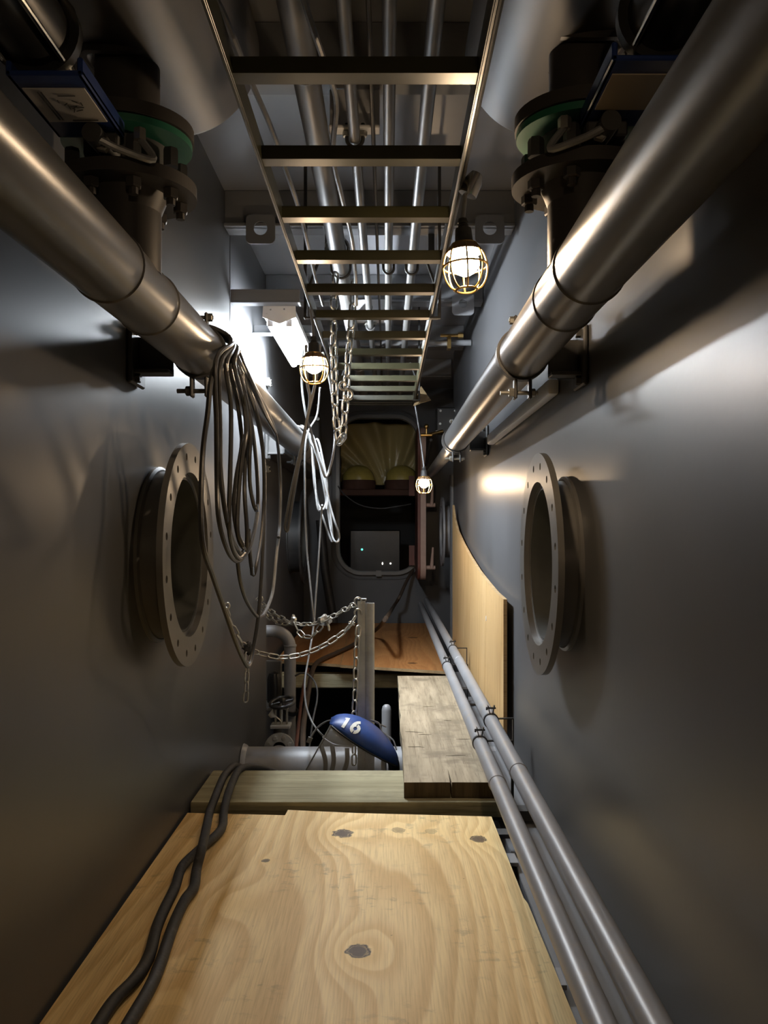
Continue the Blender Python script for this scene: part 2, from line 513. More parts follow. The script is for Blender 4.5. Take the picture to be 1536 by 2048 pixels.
mb = MB(); mb.tube([(XR - 0.004, 6.41, -0.5), (XR - 0.004, 6.41, 1.26)], 0.022, 12)
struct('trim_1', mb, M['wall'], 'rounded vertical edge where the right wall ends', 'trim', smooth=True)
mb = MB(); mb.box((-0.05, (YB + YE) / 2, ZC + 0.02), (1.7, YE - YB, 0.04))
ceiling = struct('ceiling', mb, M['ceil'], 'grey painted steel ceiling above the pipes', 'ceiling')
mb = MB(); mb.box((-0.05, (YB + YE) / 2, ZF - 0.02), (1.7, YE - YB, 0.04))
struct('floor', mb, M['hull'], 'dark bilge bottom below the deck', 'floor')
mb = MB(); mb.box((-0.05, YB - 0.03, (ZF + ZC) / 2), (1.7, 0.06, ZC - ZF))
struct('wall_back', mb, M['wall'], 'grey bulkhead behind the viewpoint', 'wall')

# end bulkhead with a rounded doorway
DO = (-0.437, 0.473, 0.276, 1.871)
mb = MB()
mb.plate([(-0.85, ZF), (0.75, ZF), (0.75, ZC), (-0.85, ZC)], [rrect(*DO, 0.20, 10)], (0, YE, 0), (1, 0, 0), (0, 0, 1), -0.02)
struct('wall_end', mb, M['wall'], 'end bulkhead with the rounded doorway', 'wall')
mb = MB()
mb.plate(rrect(DO[0] - .035, DO[1] - .035, DO[2] + .035, DO[3] + .035, .235, 10), [rrect(DO[0] - .004, DO[1] - .004, DO[2] + .004, DO[3] + .004, .204, 10)],
         (0, YE - .05, 0), (1, 0, 0), (0, 0, 1), -0.05)
mb2 = MB()
lp = rrect(DO[0] - .075, DO[1] - .075, DO[2] + .075, DO[3] + .075, .27, 10)
mb2.tube([(a, YE - .006, b) for a, b in lp], 0.006, 6, closed=True)
df = struct('door_1_frame', mb, M['flange'], 'raised rounded coaming around the end doorway', 'door frame', smooth=True)
part('weld_bead', mb2, M['wall'], df)
mb = MB(); mb.box((-0.08, YE - .055, DO[1] - .02), (.05, .03, .055))
part('latch_block', mb, M['flange'], df)

# the room beyond the doorway
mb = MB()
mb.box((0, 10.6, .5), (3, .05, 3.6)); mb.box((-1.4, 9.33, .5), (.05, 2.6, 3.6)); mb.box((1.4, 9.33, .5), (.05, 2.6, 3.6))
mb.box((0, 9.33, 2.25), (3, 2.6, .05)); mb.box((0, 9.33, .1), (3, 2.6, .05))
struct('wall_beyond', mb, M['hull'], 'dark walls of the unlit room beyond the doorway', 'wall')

# ceiling beams with lifting lugs
for i, (yb, lugs) in enumerate([(2.2, ()), (3.3, (-0.478, 0.385)), (4.4, (0.38,)), (5.5, ()), (6.6, ()), (0.9, ())]):
    mb = MB()
    mb.bbox((XL + .002, yb, ZC - .142), (XR - .002, yb + .012, ZC - .001), .002)
    mb.bbox((XL + .002, yb - .02, ZC - .142), (XR - .002, yb + .09, ZC - .130), .002)
    b = struct('trim_%d' % (i + 2), mb, M['beam'], ['second', 'third', 'fourth', 'fifth', 'last', 'first'][i] + ' transverse ceiling beam from the viewpoint', 'beam')
    for lx in lugs:
        q = MB()
        q.plate(rrect(-.055, -.07, .055, .04, .02, 5), [circle(0, -.012, .026 if i == 1 else .022, 20)], (lx, yb - .028, ZC - .142), (1, 0, 0), (0, 0, 1), -.012)
        part('lifting_lug', q, M['beam'] if i == 1 else M['ceil'], b)

# vertical weld seams on the left wall
for i, (yy, z0, z1) in enumerate([(3.42, .95, ZC)]):
    mb = MB(); mb.tube([(XL + .0, yy, z0), (XL + .0, yy, z1)], .0022, 6)
    part('weld_seam', mb, M['wall'], wall_left)

# ------------------------------------------------------------------ deck: plywood, timbers, plank
def extr(poly, z0, z1):
    m_ = MB()
    m_.plate(poly, [], (0, 0, z0), (1, 0, 0), (0, 1, 0), z1 - z0)
    return m_

def two_tone(name, poly, z0, z1, face, edge, label, cat, group=None):
    o = solo(name, extr(poly, z0, z1), face, label, cat, smooth=False)
    o.data.materials.append(edge)
    for p in o.data.polygons:
        if abs(p.normal.z) < .5:
            p.material_index = 1
    if group: o['group'] = group
    return o

two_tone('plywood_sheet', [(-.612, -1.9), (.345, -1.9), (.333, 1.53), (.326, 2.02), (.321, 2.05), (.314, 2.628), (-.095, 2.66), (-.308, 2.690), (-.311, 2.640), (-.612, 2.662)],
         -.018, 0, M['ply_near'], M['ply_edge'], 'pale pine plywood sheet with dark knots covering the near deck', 'plywood')
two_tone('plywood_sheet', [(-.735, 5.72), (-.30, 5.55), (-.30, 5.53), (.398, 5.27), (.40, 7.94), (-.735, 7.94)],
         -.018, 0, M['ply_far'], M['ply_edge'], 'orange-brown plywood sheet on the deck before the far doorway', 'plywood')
mb = MB(); mb.tube([(-.30, 5.535, .0015), (-.33, 7.9, .0015)], .0022, 4)
# the joint between the two far boards
tag(solo('plywood_joint_strip', mb, M['ply_edge'], 'thin dark joint strip between the boards of the far deck', 'strip'))

mb = MB(); mb.bbox((-.614, 2.705, -.03), (.40, 3.06, .02), .006, 2)
solo('timber_beam', mb, M['timber'], 'greenish treated timber laid across the passage under the plank end', 'timber', (-.1, 2.88, -.03))
mb = MB(); mb.bbox((-.70, 5.62, -.165), (.40, 5.72, -.075), .006)
solo('timber_beam', mb, M['timber_far'], 'dim treated timber crossing the dark pit under the far plywood', 'timber', (-.1, 5.67, -.165))

# plank: slightly uneven outline and end split
pl = thing('scaffold_plank', 'weathered grey-brown scaffold plank lying lengthwise beside the pit', 'plank', (.19, 3.7, .02))
random.seed(3)
L_ = [(.054 + random.uniform(-.004, .004), 2.74 + k * .14) for k in range(14)]
R_ = [(.338 + random.uniform(-.003, .003), 2.74 + k * .14) for k in range(14)]
L_[-1] = (.054, 4.71); R_[-1] = (.350, 4.71)
outl = L_[:1] + [(.197, 2.742), (.2, 2.90), (.203, 2.742)] + R_ + L_[:0:-1]
mbp = MB(); mbp.plate(outl, [], (0, 0, .021), (1, 0, 0), (0, 1, 0), .049)
bo = part('board', mbp, M['plank'], pl, smooth=False)
bo.data.materials.append(M['end_grain'])
for p in bo.data.polygons:
    if p.normal.y < -.5:
        p.material_index = 1
random.seed(5)
for (x0_, y0_, ln, an) in ((.07, 3.42, .07, -.25), (.12, 3.37, .05, .1), (.075, 3.18, .06, .0), (.205, 3.06, .07, .1), (.235, 3.62, .03, -.3), (.16, 3.9, .05, -.05), (.26, 3.3, .06, .03)):
    mb = MB()
    mb.tube([(x0_ + ln * t, y0_ + math.sin(an) * ln * t + random.uniform(-.004, .004), .0703) for t in (0, .35, .7, 1)], [.0008, .0016, .0013, .0006], 4)
    part('saw_scar', mb, M['end_grain'], pl)

# bearers and steel floor framing seen beside the plywood
fr = thing('floor_frame', 'grey steel angle frame below the deck edge on the right', 'frame', (.38, 1.5, -.12))
fr['kind'] = 'structure'
mb = MB(); mb.box((.385, .9, -.075), (.05, 5.2, .006)); mb.box((.362, .9, -.105), (.006, 5.2, .06))
part('edge_angle', mb, M['beam'], fr)
mb = MB(); mb.box((.445, 2.0, -.076), (.06, 7.4, .006))
part('edge_angle', mb, M['beam'], fr)
for yy in (.5, 1.78, 2.43):
    mb = MB(); mb.box((-.12, yy, -.055 if yy > 2 else -.05), (.96, .07, .01)); mb.box((-.12, yy + .03, -.09), (.96, .01, .07))
    part('cross_angle', mb, M['pipe_low'], fr)
mb = MB(); mb.box((-.12, 2.55, -.024), (.96, .05, .012)); mb.box((-.12, .9, -.024), (.96, .05, .012)); mb.box((.1, 2.8, -.045), (1.0, .06, .03))
part('packing_strip', mb, M['dark'], fr)
mb = MB(); mb.box((.27, 4.62, .0), (.40, .06, .04))
part('cross_angle', mb, M['dark'], fr)
for yy in (5.9, 7.5):
    mb = MB(); mb.box((-.15, yy, -.045), (1.1, .06, .05))
    part('cross_angle', mb, M['dark'], fr)
mb = MB(); mb.bbox((XL, 2.98, -.06), (-.50, 3.12, .0), .004)
solo('ledge_plate', mb, M['enamel'], 'small pale steel ledge on the left wall behind the timber', 'ledge', (-.56, 3.07, -.06))

# ------------------------------------------------------------------ round pipe stubs with bolt flanges
def stub(name, label, side, xw, y, z, r, od, proj, mat, wall=None, bore=0.74, nb=16, depth=.4, phase=0.0):
    s = side   # +1 projects to +X (left wall), -1 projects to -X (right wall)
    th = .016
    xf = xw + s * proj
    t_ = thing(name, label, 'pipe flange', (xw, y, z - r), 'round pipe openings with bolt flanges')
    m_ = MB()
    ro = od / 2
    holes = [circle(0, 0, ro * bore, 56)] + [circle(ro * .885 * math.cos(2 * PI * (k + phase) / nb), ro * .885 * math.sin(2 * PI * (k + phase) / nb), ro * .033, 10) for k in range(nb)]
    m_.plate(circle(0, 0, ro, 64), holes, (xf, y, z), (0, 1, 0), (0, 0, 1), -s * th)
    part('flange', m_, mat, t_)
    m_ = MB()
    m_.lathe((xf - s * th, y, z), (-s, 0, 0), [(0, r * .93), (0, r), (proj + depth - th, r), (proj + depth - th, r * .93), (0, r * .93)], 56)
    part('pipe_stub', m_, mat, t_)
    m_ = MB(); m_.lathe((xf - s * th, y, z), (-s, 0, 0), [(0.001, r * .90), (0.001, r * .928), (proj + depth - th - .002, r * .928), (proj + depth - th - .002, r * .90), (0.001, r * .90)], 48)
    part('bore_shade_liner', m_, M['bore_shade'], t_, 'dark liner standing for the shade in the bore')  # dark liner added in place of shade inside the grey pipe
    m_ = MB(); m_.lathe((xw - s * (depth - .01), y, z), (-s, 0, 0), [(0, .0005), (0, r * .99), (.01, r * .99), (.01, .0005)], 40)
    part('blind_end', m_, M['bore_shade'], t_)
    m_ = MB()
    m_.tube([(xw + s * .004, y + (r + .004) * math.cos(2 * PI * k / 56), z + (r + .004) * math.sin(2 * PI * k / 56)) for k in range(56)], .009, 6, closed=True)
    part('weld_bead', m_, mat, t_)
    return t_
stub('flanged_pipe_stub', 'round bolt-flanged pipe opening on the left wall below the dark cable coil', 1, XL, FL['y'], FL['z'], FL['r'], .60, .088, M['flange'], phase=.5)
stub('flanged_pipe_stub', 'round bolt-flanged pipe opening on the right wall beside the leaning plywood', -1, XR, FR['y'], FR['z'], FR['r'], .60, .078, M['flange'], phase=.5)
stub('flanged_pipe_stub', 'dim far pipe flange in the alcove behind the hanging silver cables', 1, -.77, 6.9, .80, .28, .75, .115, M['dark'], depth=.02, phase=.5)
stub('flanged_pipe_stub', 'far pipe flange seen edge-on beside the open door', -1, .66, 7.05, .84, .21, .56, .225, M['pipe_low'], depth=.02, phase=.5)

# ------------------------------------------------------------------ big side pipes, tees, valves, upper ducts
PLX, PRX, PBZ, PBR = -.46, .335, CAMZ + .43, .06
def side_pipe(label, px, rings, y_red, side):
    t_ = thing('side_pipe', label, 'pipe', (px, 2, PBZ - PBR), 'large grey pipes along the walls')
    m_ = MB(); m_.lathe((px, -2.1, PBZ), (0, 1, 0), [(0, .0005), (0, PBR), (y_red + 2.1, PBR), (y_red + 2.1, .037), (y_red + 2.1, .0005)], 40)
    part('pipe_run', m_, M['pipe'], t_)
    m_ = MB(); m_.cyl((px, y_red, PBZ - .012), (px, 6.6, PBZ - .012), .037, 28)
    part('narrow_run', m_, M['pipe'], t_)
    for yy in rings:
        m_ = MB(); m_.lathe((px, yy - .006, PBZ), (0, 1, 0), [(0, PBR * .99), (.003, PBR + .0028), (.009, PBR + .0028), (.012, PBR * .99)], 40)
        part('weld_ring', m_, M['pipe'], t_)
    m_ = MB(); m_.lathe((px, y_red - .02, PBZ), (0, 1, 0), [(0, PBR * .99), (0, PBR + .008), (.028, PBR + .008), (.028, .03)], 40)
    part('end_collar', m_, M['pipe'], t_)
    return t_
side_pipe('large grey pipe along the left wall with dark cable coil draped over it', PLX, (1.43, 1.67), 4.75, -1)
side_pipe('large grey pipe along the right wall below the right valve', PRX, (1.44, 1.64), 4.30, 1)

def bolts(m_, o, ax, rad, n, h, r, ph=0.0):
    ax = Vector(ax); u = ax.orthogonal().normalized(); v = ax.cross(u)
    for k in range(n):
        a = 2 * PI * (k + ph) / n
        m_.hexa(Vector(o) + (u * math.cos(a) + v * math.sin(a)) * rad, ax, h, r)

def valve_stack(px, y, side, label_stack, label_valve):
    s = side     # -1 left, +1 right : outward direction in X
    up = Vector((0, 0, 1))
    zf1 = CAMZ + .585     # lower flange
    zf2 = CAMZ + .685     # upper flange
    zt = CAMZ + .83
    g = thing('branch_riser', label_stack, 'pipe', (px, y, PBZ), 'flanged riser pipes')
    m_ = MB(); m_.lathe((px, y, PBZ + .02), up, [(0, .0585), (zf1 - PBZ - .02, .0585)], 36)
    part('lower_pipe', m_, M['duct'], g)
    m_ = MB(); m_.ring((px, y, zf1), up, .022, .12, .05, 48); m_.lathe((px, y, zf1 - .03), up, [(0, .0585), (.03, .07)], 40)
    fl1 = part('lower_flange', m_, M['duct'], g)
    m_ = MB(); m_.ring((px, y, zf2), up, .022, .115, .05, 48)
    fl2 = part('upper_flange', m_, M['duct'], g)
    m_ = MB(); m_.cyl((px, y, zf2), (px, y, zt + .03), .056, 36)
    part('upper_pipe', m_, M['duct'], g)
    m_ = MB(); m_.tube([(px + .068 * math.cos(a), y + .068 * math.sin(a), zt - .004 + .012 * math.cos(2 * a)) for a in [2 * PI * k / 40 for k in range(40)]], .012, 8, closed=True)
    part('weld_collar', m_, M['duct'], g)
    for k in range(8):
        a = 2 * PI * (k + .5) / 8
        c = Vector((px + .092 * math.cos(a), y + .092 * math.sin(a), 0))
        m_ = MB(); m_.hexa((c.x, c.y, zf1 - .001), -up, .016, .014); m_.cyl((c.x, c.y, zf1 - .016), (c.x, c.y, zf1 - .028), .008, 8)
        part('hex_bolt', m_, M['duct'], g)
    # butterfly valve between the flanges, with actuator lying along the wall
    v = thing('butterfly_valve', label_valve, 'valve', (px, y, zf1 + .022), 'valves with blue brackets')
    m_ = MB(); m_.ring((px, y, zf2 - .014), up, .012, .112, .05, 48)
    part('gasket', m_, M['green'], v, 'green gasket plate')
    m_ = MB(); m_.ring((px, y, zf1 + .024), up, .058, .072, .045, 40)
    for k in range(8):
        a = 2 * PI * (k + .5) / 8
        m_.hexa((px + .092 * math.cos(a), y + .092 * math.sin(a), zf1 + .038), up, .032, .014)
    part('valve_body', m_, M['dark'], v)
    zb = zf1 + .055
    xb = px + s * .03
    m_ = MB(); m_.cyl((px, y, zb - .012), (px + s * .01, y - .16, zb - .012), .016, 20)
    m_.bbox((px - .02, y - .125, zb - .02), (px + .045 * s if s > 0 else px + .02, y - .10, zb + .004), .003)
    part('stem_neck', m_, M['dark'], v)
    m_ = MB()
    zl = zb + .005
    m_.bbox((xb - .055, y - .30, zl), (xb + .055, y - .10, zl + .008), .002)
    for sx in (-1, 1):
        m_.bbox((xb + sx * .051 - .004, y - .30, zl), (xb + sx * .051 + .004, y - .10, zl + (.026 if sx * s < 0 else .022)), .002)
    br = part('bracket', m_, M['blue'], v, 'blue bracket')
    lm = M['label'] if s < 0 else M['label_tan']
    m_ = MB(); m_.bbox((xb - .046, y - .265, zl - .0022), (xb + .046, y - .16, zl - .0002), .0006)
    lb = part('label_plate', m_, lm, br, 'pale label plate')
    if s < 0:
        m_ = MB()
        z_ = zl - .0029
        for dx in (-.026, -.021):
            m_.box((xb + dx, y - .213, z_), (.0022, .088, .0008))
        m_.box((xb + .014, y - .168, z_), (.04, .002, .0008)); m_.box((xb + .012, y - .245, z_), (.026, .0014, .0008))
        for k in range(5):
            m_.box((xb - .006 + k * .008, y - .228 + (k % 3) * .008, z_), (.009, .0014, .0008), Matrix.Rotation(.8 * (k - 2), 3, 'Z'))
            m_.box((xb + .004 + k * .004, y - .21 + (k % 2) * .01, z_), (.0014, .012, .0008), Matrix.Rotation(.4 * k, 3, 'Z'))
        part('printed_diagram', m_, M['ink'], lb)
    # hose between valve and actuator
    m_ = MB(); m_.tube(spline([(px - s * .05, y - .1, zf1 + .06), (px - s * .075, y - .11, zf1 + .02), (px - s * .03, y - .135, zf1 - .005 + .03), (px, y - .15, zb - .02)]), .006, 8)
    part('air_hose', m_, M['cable_light'], v)
    for q_, a_, h_, r_ in (((px - s * .05, y - .1, zf1 + .055), up, .02, .011), ((px, y - .127, zf1 + .035), (0, -1, 0), .012, .013)):
        m_ = MB(); m_.hexa(q_, a_, h_, r_)
        part('hose_fitting', m_, M['bolt'], v)
    xa, za = px + s * (.066 if s > 0 else .068), CAMZ + .742
    ya = y - .22
    m_ = MB(); m_.lathe((xa, ya, za), (0, -1, 0), [(0, .0005), (0, .066), (.022, .068), (.022, .054), (.62, .054), (.62, .068), (.65, .068), (.65, .0005)], 36)
    ac = part('actuator_cylinder', m_, M['black'], v, 'black actuator cylinder')
    for a in (PI * .25, PI * .75, PI * 1.25, PI * 1.75):
        m_ = MB(); q = (xa + .062 * math.cos(a), za + .062 * math.sin(a))
        m_.cyl((q[0], ya + .004, q[1]), (q[0], ya - .66, q[1]), .0045, 10)
        m_.hexa((q[0], ya + .001, q[1]), (0, 1, 0), .01, .009)
        part('tie_rod', m_, M['bright'], ac, 'bright tie rod')
    return g
valve_stack(PLX, 1.54, -1, 'flanged grey riser pipe rising from the left pipe at upper left', 'butterfly valve with blue bracket and white diagram label at upper left')
valve_stack(PRX, 1.50, 1, 'flanged grey riser pipe rising from the right pipe near the close lamp', 'butterfly valve with blue bracket and plain tan label at upper right')

for (px, r, label) in ((-.44, .175, 'broad round grey duct above the valve at upper left'), (.32, .16, 'broad round grey duct above the valve at upper right')):
    m_ = MB(); zc = CAMZ + .81 + r
    m_.lathe((px, -2.1, zc), (0, 1, 0), [(0, .001), (0, r), (3.90, r), (3.93, r - .012), (3.93, .001)], 72)
    solo('overhead_duct', m_, M['duct'], label, 'duct', (px, .5, zc - r), 'overhead ducts')

# ------------------------------------------------------------------ pipe clamps with wall brackets
def pipe_clamp(px, y, side, label, r=PBR, wallx=None, big=True):
    s = side
    c = Vector((px, y, PBZ))
    t_ = thing('pipe_clamp', label, 'pipe clamp', (px, y, PBZ - r), 'bolted clamps on the large pipes')
    m_ = MB(); m_.lathe((px, y - .016, PBZ), (0, 1, 0), [(0, r + .0005), (0, r + .006), (.032, r + .006), (.032, r + .0005), (0, r + .0005)], 40)
    part('band', m_, M['dark'], t_)
    for dx in (-.018, .018):
        m_ = MB(); m_.bbox((px + dx - .004, y - .014, PBZ - r - .052), (px + dx + .004, y + .014, PBZ - r - .002), .003)
        part('lower_ear', m_, M['dark'], t_)
        m_ = MB(); m_.bbox((px + dx - .004, y - .014, PBZ + r + .002), (px + dx + .004, y + .014, PBZ + r + .035), .003)
        part('upper_ear', m_, M['dark'], t_)
    m_ = MB(); zz = PBZ - r - .036
    m_.cyl((px - .055, y, zz), (px + .038, y, zz), .0055, 12); m_.hexa((px + .022, y, zz), (1, 0, 0), .01, .011); m_.hexa((px - .022, y, zz), (-1, 0, 0), .012, .012)
    part('lower_bolt', m_, M['bolt'] if s > 0 else M['dark'], t_)
    m_ = MB(); zz = PBZ + r + .024
    m_.cyl((px - .034, y, zz), (px + .034, y, zz), .005, 12); m_.hexa((px + .022, y, zz), (1, 0, 0), .01, .01); m_.hexa((px - .022, y, zz), (-1, 0, 0), .01, .01)
    part('upper_bolt', m_, M['bolt'], t_)
    if wallx is not None:
        m_ = MB(); x0, x1 = sorted((px + s * (r + .004), wallx - s * .002))
        m_.bbox((x0, y - .006, PBZ - .06), (x1, y + .006, PBZ + .035), .002)
        m_.bbox((x0, y - .05, PBZ - .06), (x1, y + .006, PBZ - .05), .002)
        x0, x1 = sorted((wallx - s * .002, wallx - s * .014))
        m_.bbox((x0, y - .07, PBZ - .085), (x1, y + .05, PBZ + .06), .004)
        part('wall_bracket', m_, M['dark'], t_)
        for dz in (-.07, .045):
            m_ = MB(); m_.hexa((wallx - s * .014, y - .035, PBZ + dz), (-s, 0, 0), .012, .012)
            part('bracket_bolt', m_, M['dark'], t_)
pipe_clamp(PLX, 2.13, -1, 'dark bolted clamp on the left pipe beside the cable coil', wallx=XL)
pipe_clamp(PRX, 2.16, 1, 'bolted clamp on the right pipe with a wall bracket near the close lamp', wallx=XR)
pipe_clamp(PLX, 4.45, -1, 'far bolted clamp on the left pipe below the bright light', wallx=XL)
pipe_clamp(PRX, 4.22, 1, 'far bolted clamp on the right pipe at its narrowing', wallx=XR)

# ------------------------------------------------------------------ overhead small pipes
OZ = CAMZ + 1.0
OPS = [(-.18, .031, 'thickest overhead pipe above the tray, first from the left'), (-.084, .0145, 'thin overhead pipe second from the left above the tray'),
       (.004, .0145, 'thin overhead pipe third from the left above the tray'), (.094, .017, 'overhead pipe fourth from the left, nearest the close lamp')]
for (x, r, label) in OPS:
    m_ = MB(); m_.cyl((x, -2.1, OZ), (x, 6.55, OZ), r, 28)
    t_ = thing('overhead_pipe', label, 'pipe', (x, 2, OZ - r), 'pipes above the cable tray')
    part('pipe_run', m_, M['pipe_over'], t_)
    for yy in (1.9, 3.95, 5.4):
        m_ = MB(); m_.lathe((x, yy, OZ), (0, 1, 0), [(0, r * .99), (.002, r + .0022), (.008, r + .0022), (.01, r * .99)], 24)
        part('weld_ring', m_, M['pipe'], t_)
m_ = MB(); m_.cyl((-.037, -2.1, OZ + .02), (-.037, 6.5, OZ + .02), .0055, 10)
solo('overhead_conduit', m_, M['duct'], 'slim conduit rod running between the overhead pipes', 'conduit', (-.037, 2, OZ + .0145))

def ubolt(x, r, y, parent, zs, mat):
    m_ = MB()
    pts = [(x - r - .006, y, zs + .02)] + [(x - (r + .006) * math.cos(a), y, OZ - (r + .006) * math.sin(a)) for a in [PI * k / 14 for k in range(15)]] + [(x + r + .006, y, zs + .02)]
    m_.tube(pts, .005, 8)
    u = part('u_bolt', m_, mat, parent)
    m_ = MB()
    for s in (-1, 1):
        m_.hexa((x + s * (r + .006), y, zs - .002), (0, 0, -1), .012, .012)
    part('nut', m_, M['bolt'], u)

for (y, x0, x1, which, label) in ((3.36, -.26, .20, (0, 2, 3), 'dark strut holding the overhead pipes below the second lugged beam'),
                                  (2.24, -.15, -.02, (1,), 'small pale bracket with a bolted saddle on the thin overhead pipe'),
                                  (4.32, -.16, .02, (1,), 'far bracket with a bolted saddle on the thin overhead pipe')):
    t_ = thing('pipe_hanger', label, 'pipe hanger', ((x0 + x1) / 2, y, OZ), 'hangers of the overhead pipes')
    zs = OZ + (.036 if 0 in which else .02)
    m_ = MB(); m_.bbox((x0, y - .022, zs), (x1, y + .022, zs + .008), .002)
    if 0 in which:
        m_.bbox((x0, y + .016, zs), (x1, y + .022, zs + .04), .002)
    else:
        m_.bbox((x0, y + .016, zs), (x1, y + .022, ZC - .143), .002)
    part('strut', m_, M['dark'] if 0 in which else M['enamel'], t_)
    if 0 in which:
        m_ = MB()
        for xx in (x0 + .03, x1 - .03):
            m_.bbox((xx - .012, y + .01, zs + .01), (xx + .012, y + .016, ZC - .142), .001)
        part('hanger_strap', m_, M['dark'], t_)
    for k in which:
        ubolt(OPS[k][0], OPS[k][1], y, t_, zs, M['dark'])

# ------------------------------------------------------------------ cable tray (ladder type)
TZ = CAMZ + .72
TL, TR = -.248, .146
tray = thing('cable_tray', 'narrow ladder cable tray hanging below the overhead pipes', 'cable tray', (-.05, 3, TZ))
for x, s in ((TL, 1), (TR, -1)):
    m_ = MB()
    m_.bbox((x - .002, -2.0, TZ - .004), (x + .002, 5.15, TZ + .042), .0008)
    m_.bbox((min(x, x - s * .005), -2.0, TZ - .006), (max(x, x - s * .005), 5.15, TZ - .003), .0008)
    m_.bbox((min(x, x - s * .005), -2.0, TZ + .040), (max(x, x - s * .005), 5.15, TZ + .043), .0008)
    part('side_rail', m_, M['tray'], tray)
rung0 = None
y0 = 1.40
m_ = MB()
w_, h_ = .034, .026
m_.box((0, 0, .001), (TR - TL - .004, w_, .002))
m_.box((0, -w_ / 2, h_ / 2), (TR - TL - .004, .002, h_)); m_.box((0, w_ / 2, h_ / 2), (TR - TL - .004, .002, h_))
m_.box((0, -w_ / 2 + .005, h_), (TR - TL - .004, .010, .002)); m_.box((0, w_ / 2 - .005, h_), (TR - TL - .004, .010, .002))
rme = m_.mesh('rung', M['tray'], smooth=False)
for k in range(-4, 12):
    o = bpy.data.objects.new('rung', rme); COL.objects.link(o); o.parent = tray
    o.location = Vector(((TL + TR) / 2, y0 + .322 * k, TZ + .002)) - Vector(tray.location)
m_ = MB()
for yy in (5.13, 5.05):
    m_.box(((TL + TR) / 2, yy, TZ + .004), (TR - TL - .004, .02, .006))
part('end_rung', m_, M['tray'], tray)
for x in (TL - .03, TR + .03):
    for yy in (2.95, 4.85):
        m_ = MB(); m_.bbox((x - .005, yy - .012, TZ - .01), (x + .005, yy + .012, ZC - .002), .001)
        m_.bbox((x - .034 if x > 0 else x - .004, yy - .012, TZ - .013), (x + .004 if x > 0 else x + .034, yy + .012, TZ - .007), .001)
        part('hanger_bar', m_, M['dark'], tray)
        sx = 1 if x < 0 else -1
        m_ = MB(); m_.tube([(x, yy, TZ + .06), (x + sx * .05, yy, TZ + .2)], .005, 6)
        part('diagonal_brace', m_, M['dark'], tray)

# ------------------------------------------------------------------ cables lying in and along the tray
def cable(name, pts, r, mat, label, cat='cable', n=6, group=None, seg=8):
    m_ = MB(); sp = spline(pts, n); m_.tube(sp, r, seg)
    c = sum((Vector(p) for p in pts), Vector((0, 0, 0))) / len(pts)
    return solo(name, m_, mat, label, cat, c, group)
up = lambda px, py, h: PZ(px, py, CAMZ + h)
cable('tray_cable', [up(400, -60, .775), up(450, 35, .775), up(492, 140, .775), up(540, 250, .775), up(570, 335, .775), up(600, 425, .775), up(618, 500, .775), up(632, 560, .775), up(646, 610, .78)], .0055, M['cable'],
      'dark cable lying in the tray along its left rail')
cable('tray_cable', [up(590, -60, .775), up(615, 25, .775), up(650, 128, .775), up(672, 205, .775), up(666, 312, .775), up(684, 395, .775), up(704, 480, .775), up(711, 550, .775), up(713, 610, .78)], .0055, M['cable'],
      'cable wandering across the tray below the thickest overhead pipe')
for k, (dx, lab) in enumerate(((.012, 'power cord of the cage lamps along the right tray rail'),)):
    cable('lamp_cord', [(TR + dx, y_, TZ + .012 + .004 * math.sin(y_ * 9)) for y_ in (-1.9, -.5, .4, 1.0, 1.4, 1.7, 1.84, 2.1, 2.5, 3.0, 3.5, 4.0, 4.5, 5.02)], .0045, M['cable'], lab, 'cord')

# ------------------------------------------------------------------ cage lamps
def cage_lamp(top, bulb, label, tilt=Vector((0, 0, -1))):
    """top: hanging point on the tray; bulb: bulb centre"""
    top, bulb = Vector(top), Vector(bulb)
    g = thing('cage_lamp', label, 'lamp', top, 'hand lamps hanging in wire guards')
    ax = tilt.normalized()
    u = ax.orthogonal().normalized(); v = ax.cross(u)
    sock = bulb - ax * .088
    m_ = MB(); m_.tube(spline([top, top.lerp(sock, .5) + Vector((.002, 0, .004)), sock], 5), .0045, 8)
    part('pigtail', m_, M['cable_light'], g)
    m_ = MB(); m_.lathe(sock, ax, [(-.004, .0005), (-.002, .009), (.006, .011), (.008, .009), (.012, .012), (.014, .010), (.018, .0135), (.02, .017), (.045, .019), (.055, .024), (.062, .024), (.062, .0005)], 24)
    part('socket', m_, M['rubber'], g)
    m_ = MB(); m_.lathe(bulb, ax, [(-.032, .011), (-.026, .0135), (-.014, .024), (0, .030), (.012, .0295), (.024, .021), (.031, .009), (.032, .0005)], 24)
    part('bulb', m_, M['bulb'], g, 'glowing bulb')
    m_ = MB(); m_.lathe(bulb, ax, [(-.036, .022), (-.034, .0235), (-.024, .033), (-.017, .0365), (-.017, .0375), (-.025, .0345), (-.036, .0245), (-.036, .022)], 32)
    part('hood', m_, M['hood'], g, 'brown half hood')
    # guard
    prof = [(-.034, .026), (-.020, .038), (0, .045), (.02, .0465), (.04, .042), (.055, .033), (.062, .022)]
    for k in range(8):
        a = 2 * PI * k / 8
        d = u * math.cos(a) + v * math.sin(a)
        m_ = MB(); m_.tube(spline([bulb + ax * h + d * r for h, r in prof], 3), .0021, 6)
        part('guard_wire', m_, M['brass'], g)
    for h, r in ((-.034, .026), (.012, .0468), (.062, .022)):
        m_ = MB(); m_.tube([bulb + ax * h + (u * math.cos(2 * PI * k / 24) + v * math.sin(2 * PI * k / 24)) * r for k in range(24)], .0024, 6, closed=True)
        part('guard_ring', m_, M['brass'], g)
    return g, sock
l1, s1 = cage_lamp((TR + .018, 1.84, TZ + .01), P(930, 522, 1.83), 'lit cage lamp hanging close from the right tray rail', Vector((.05, -.05, -1)))
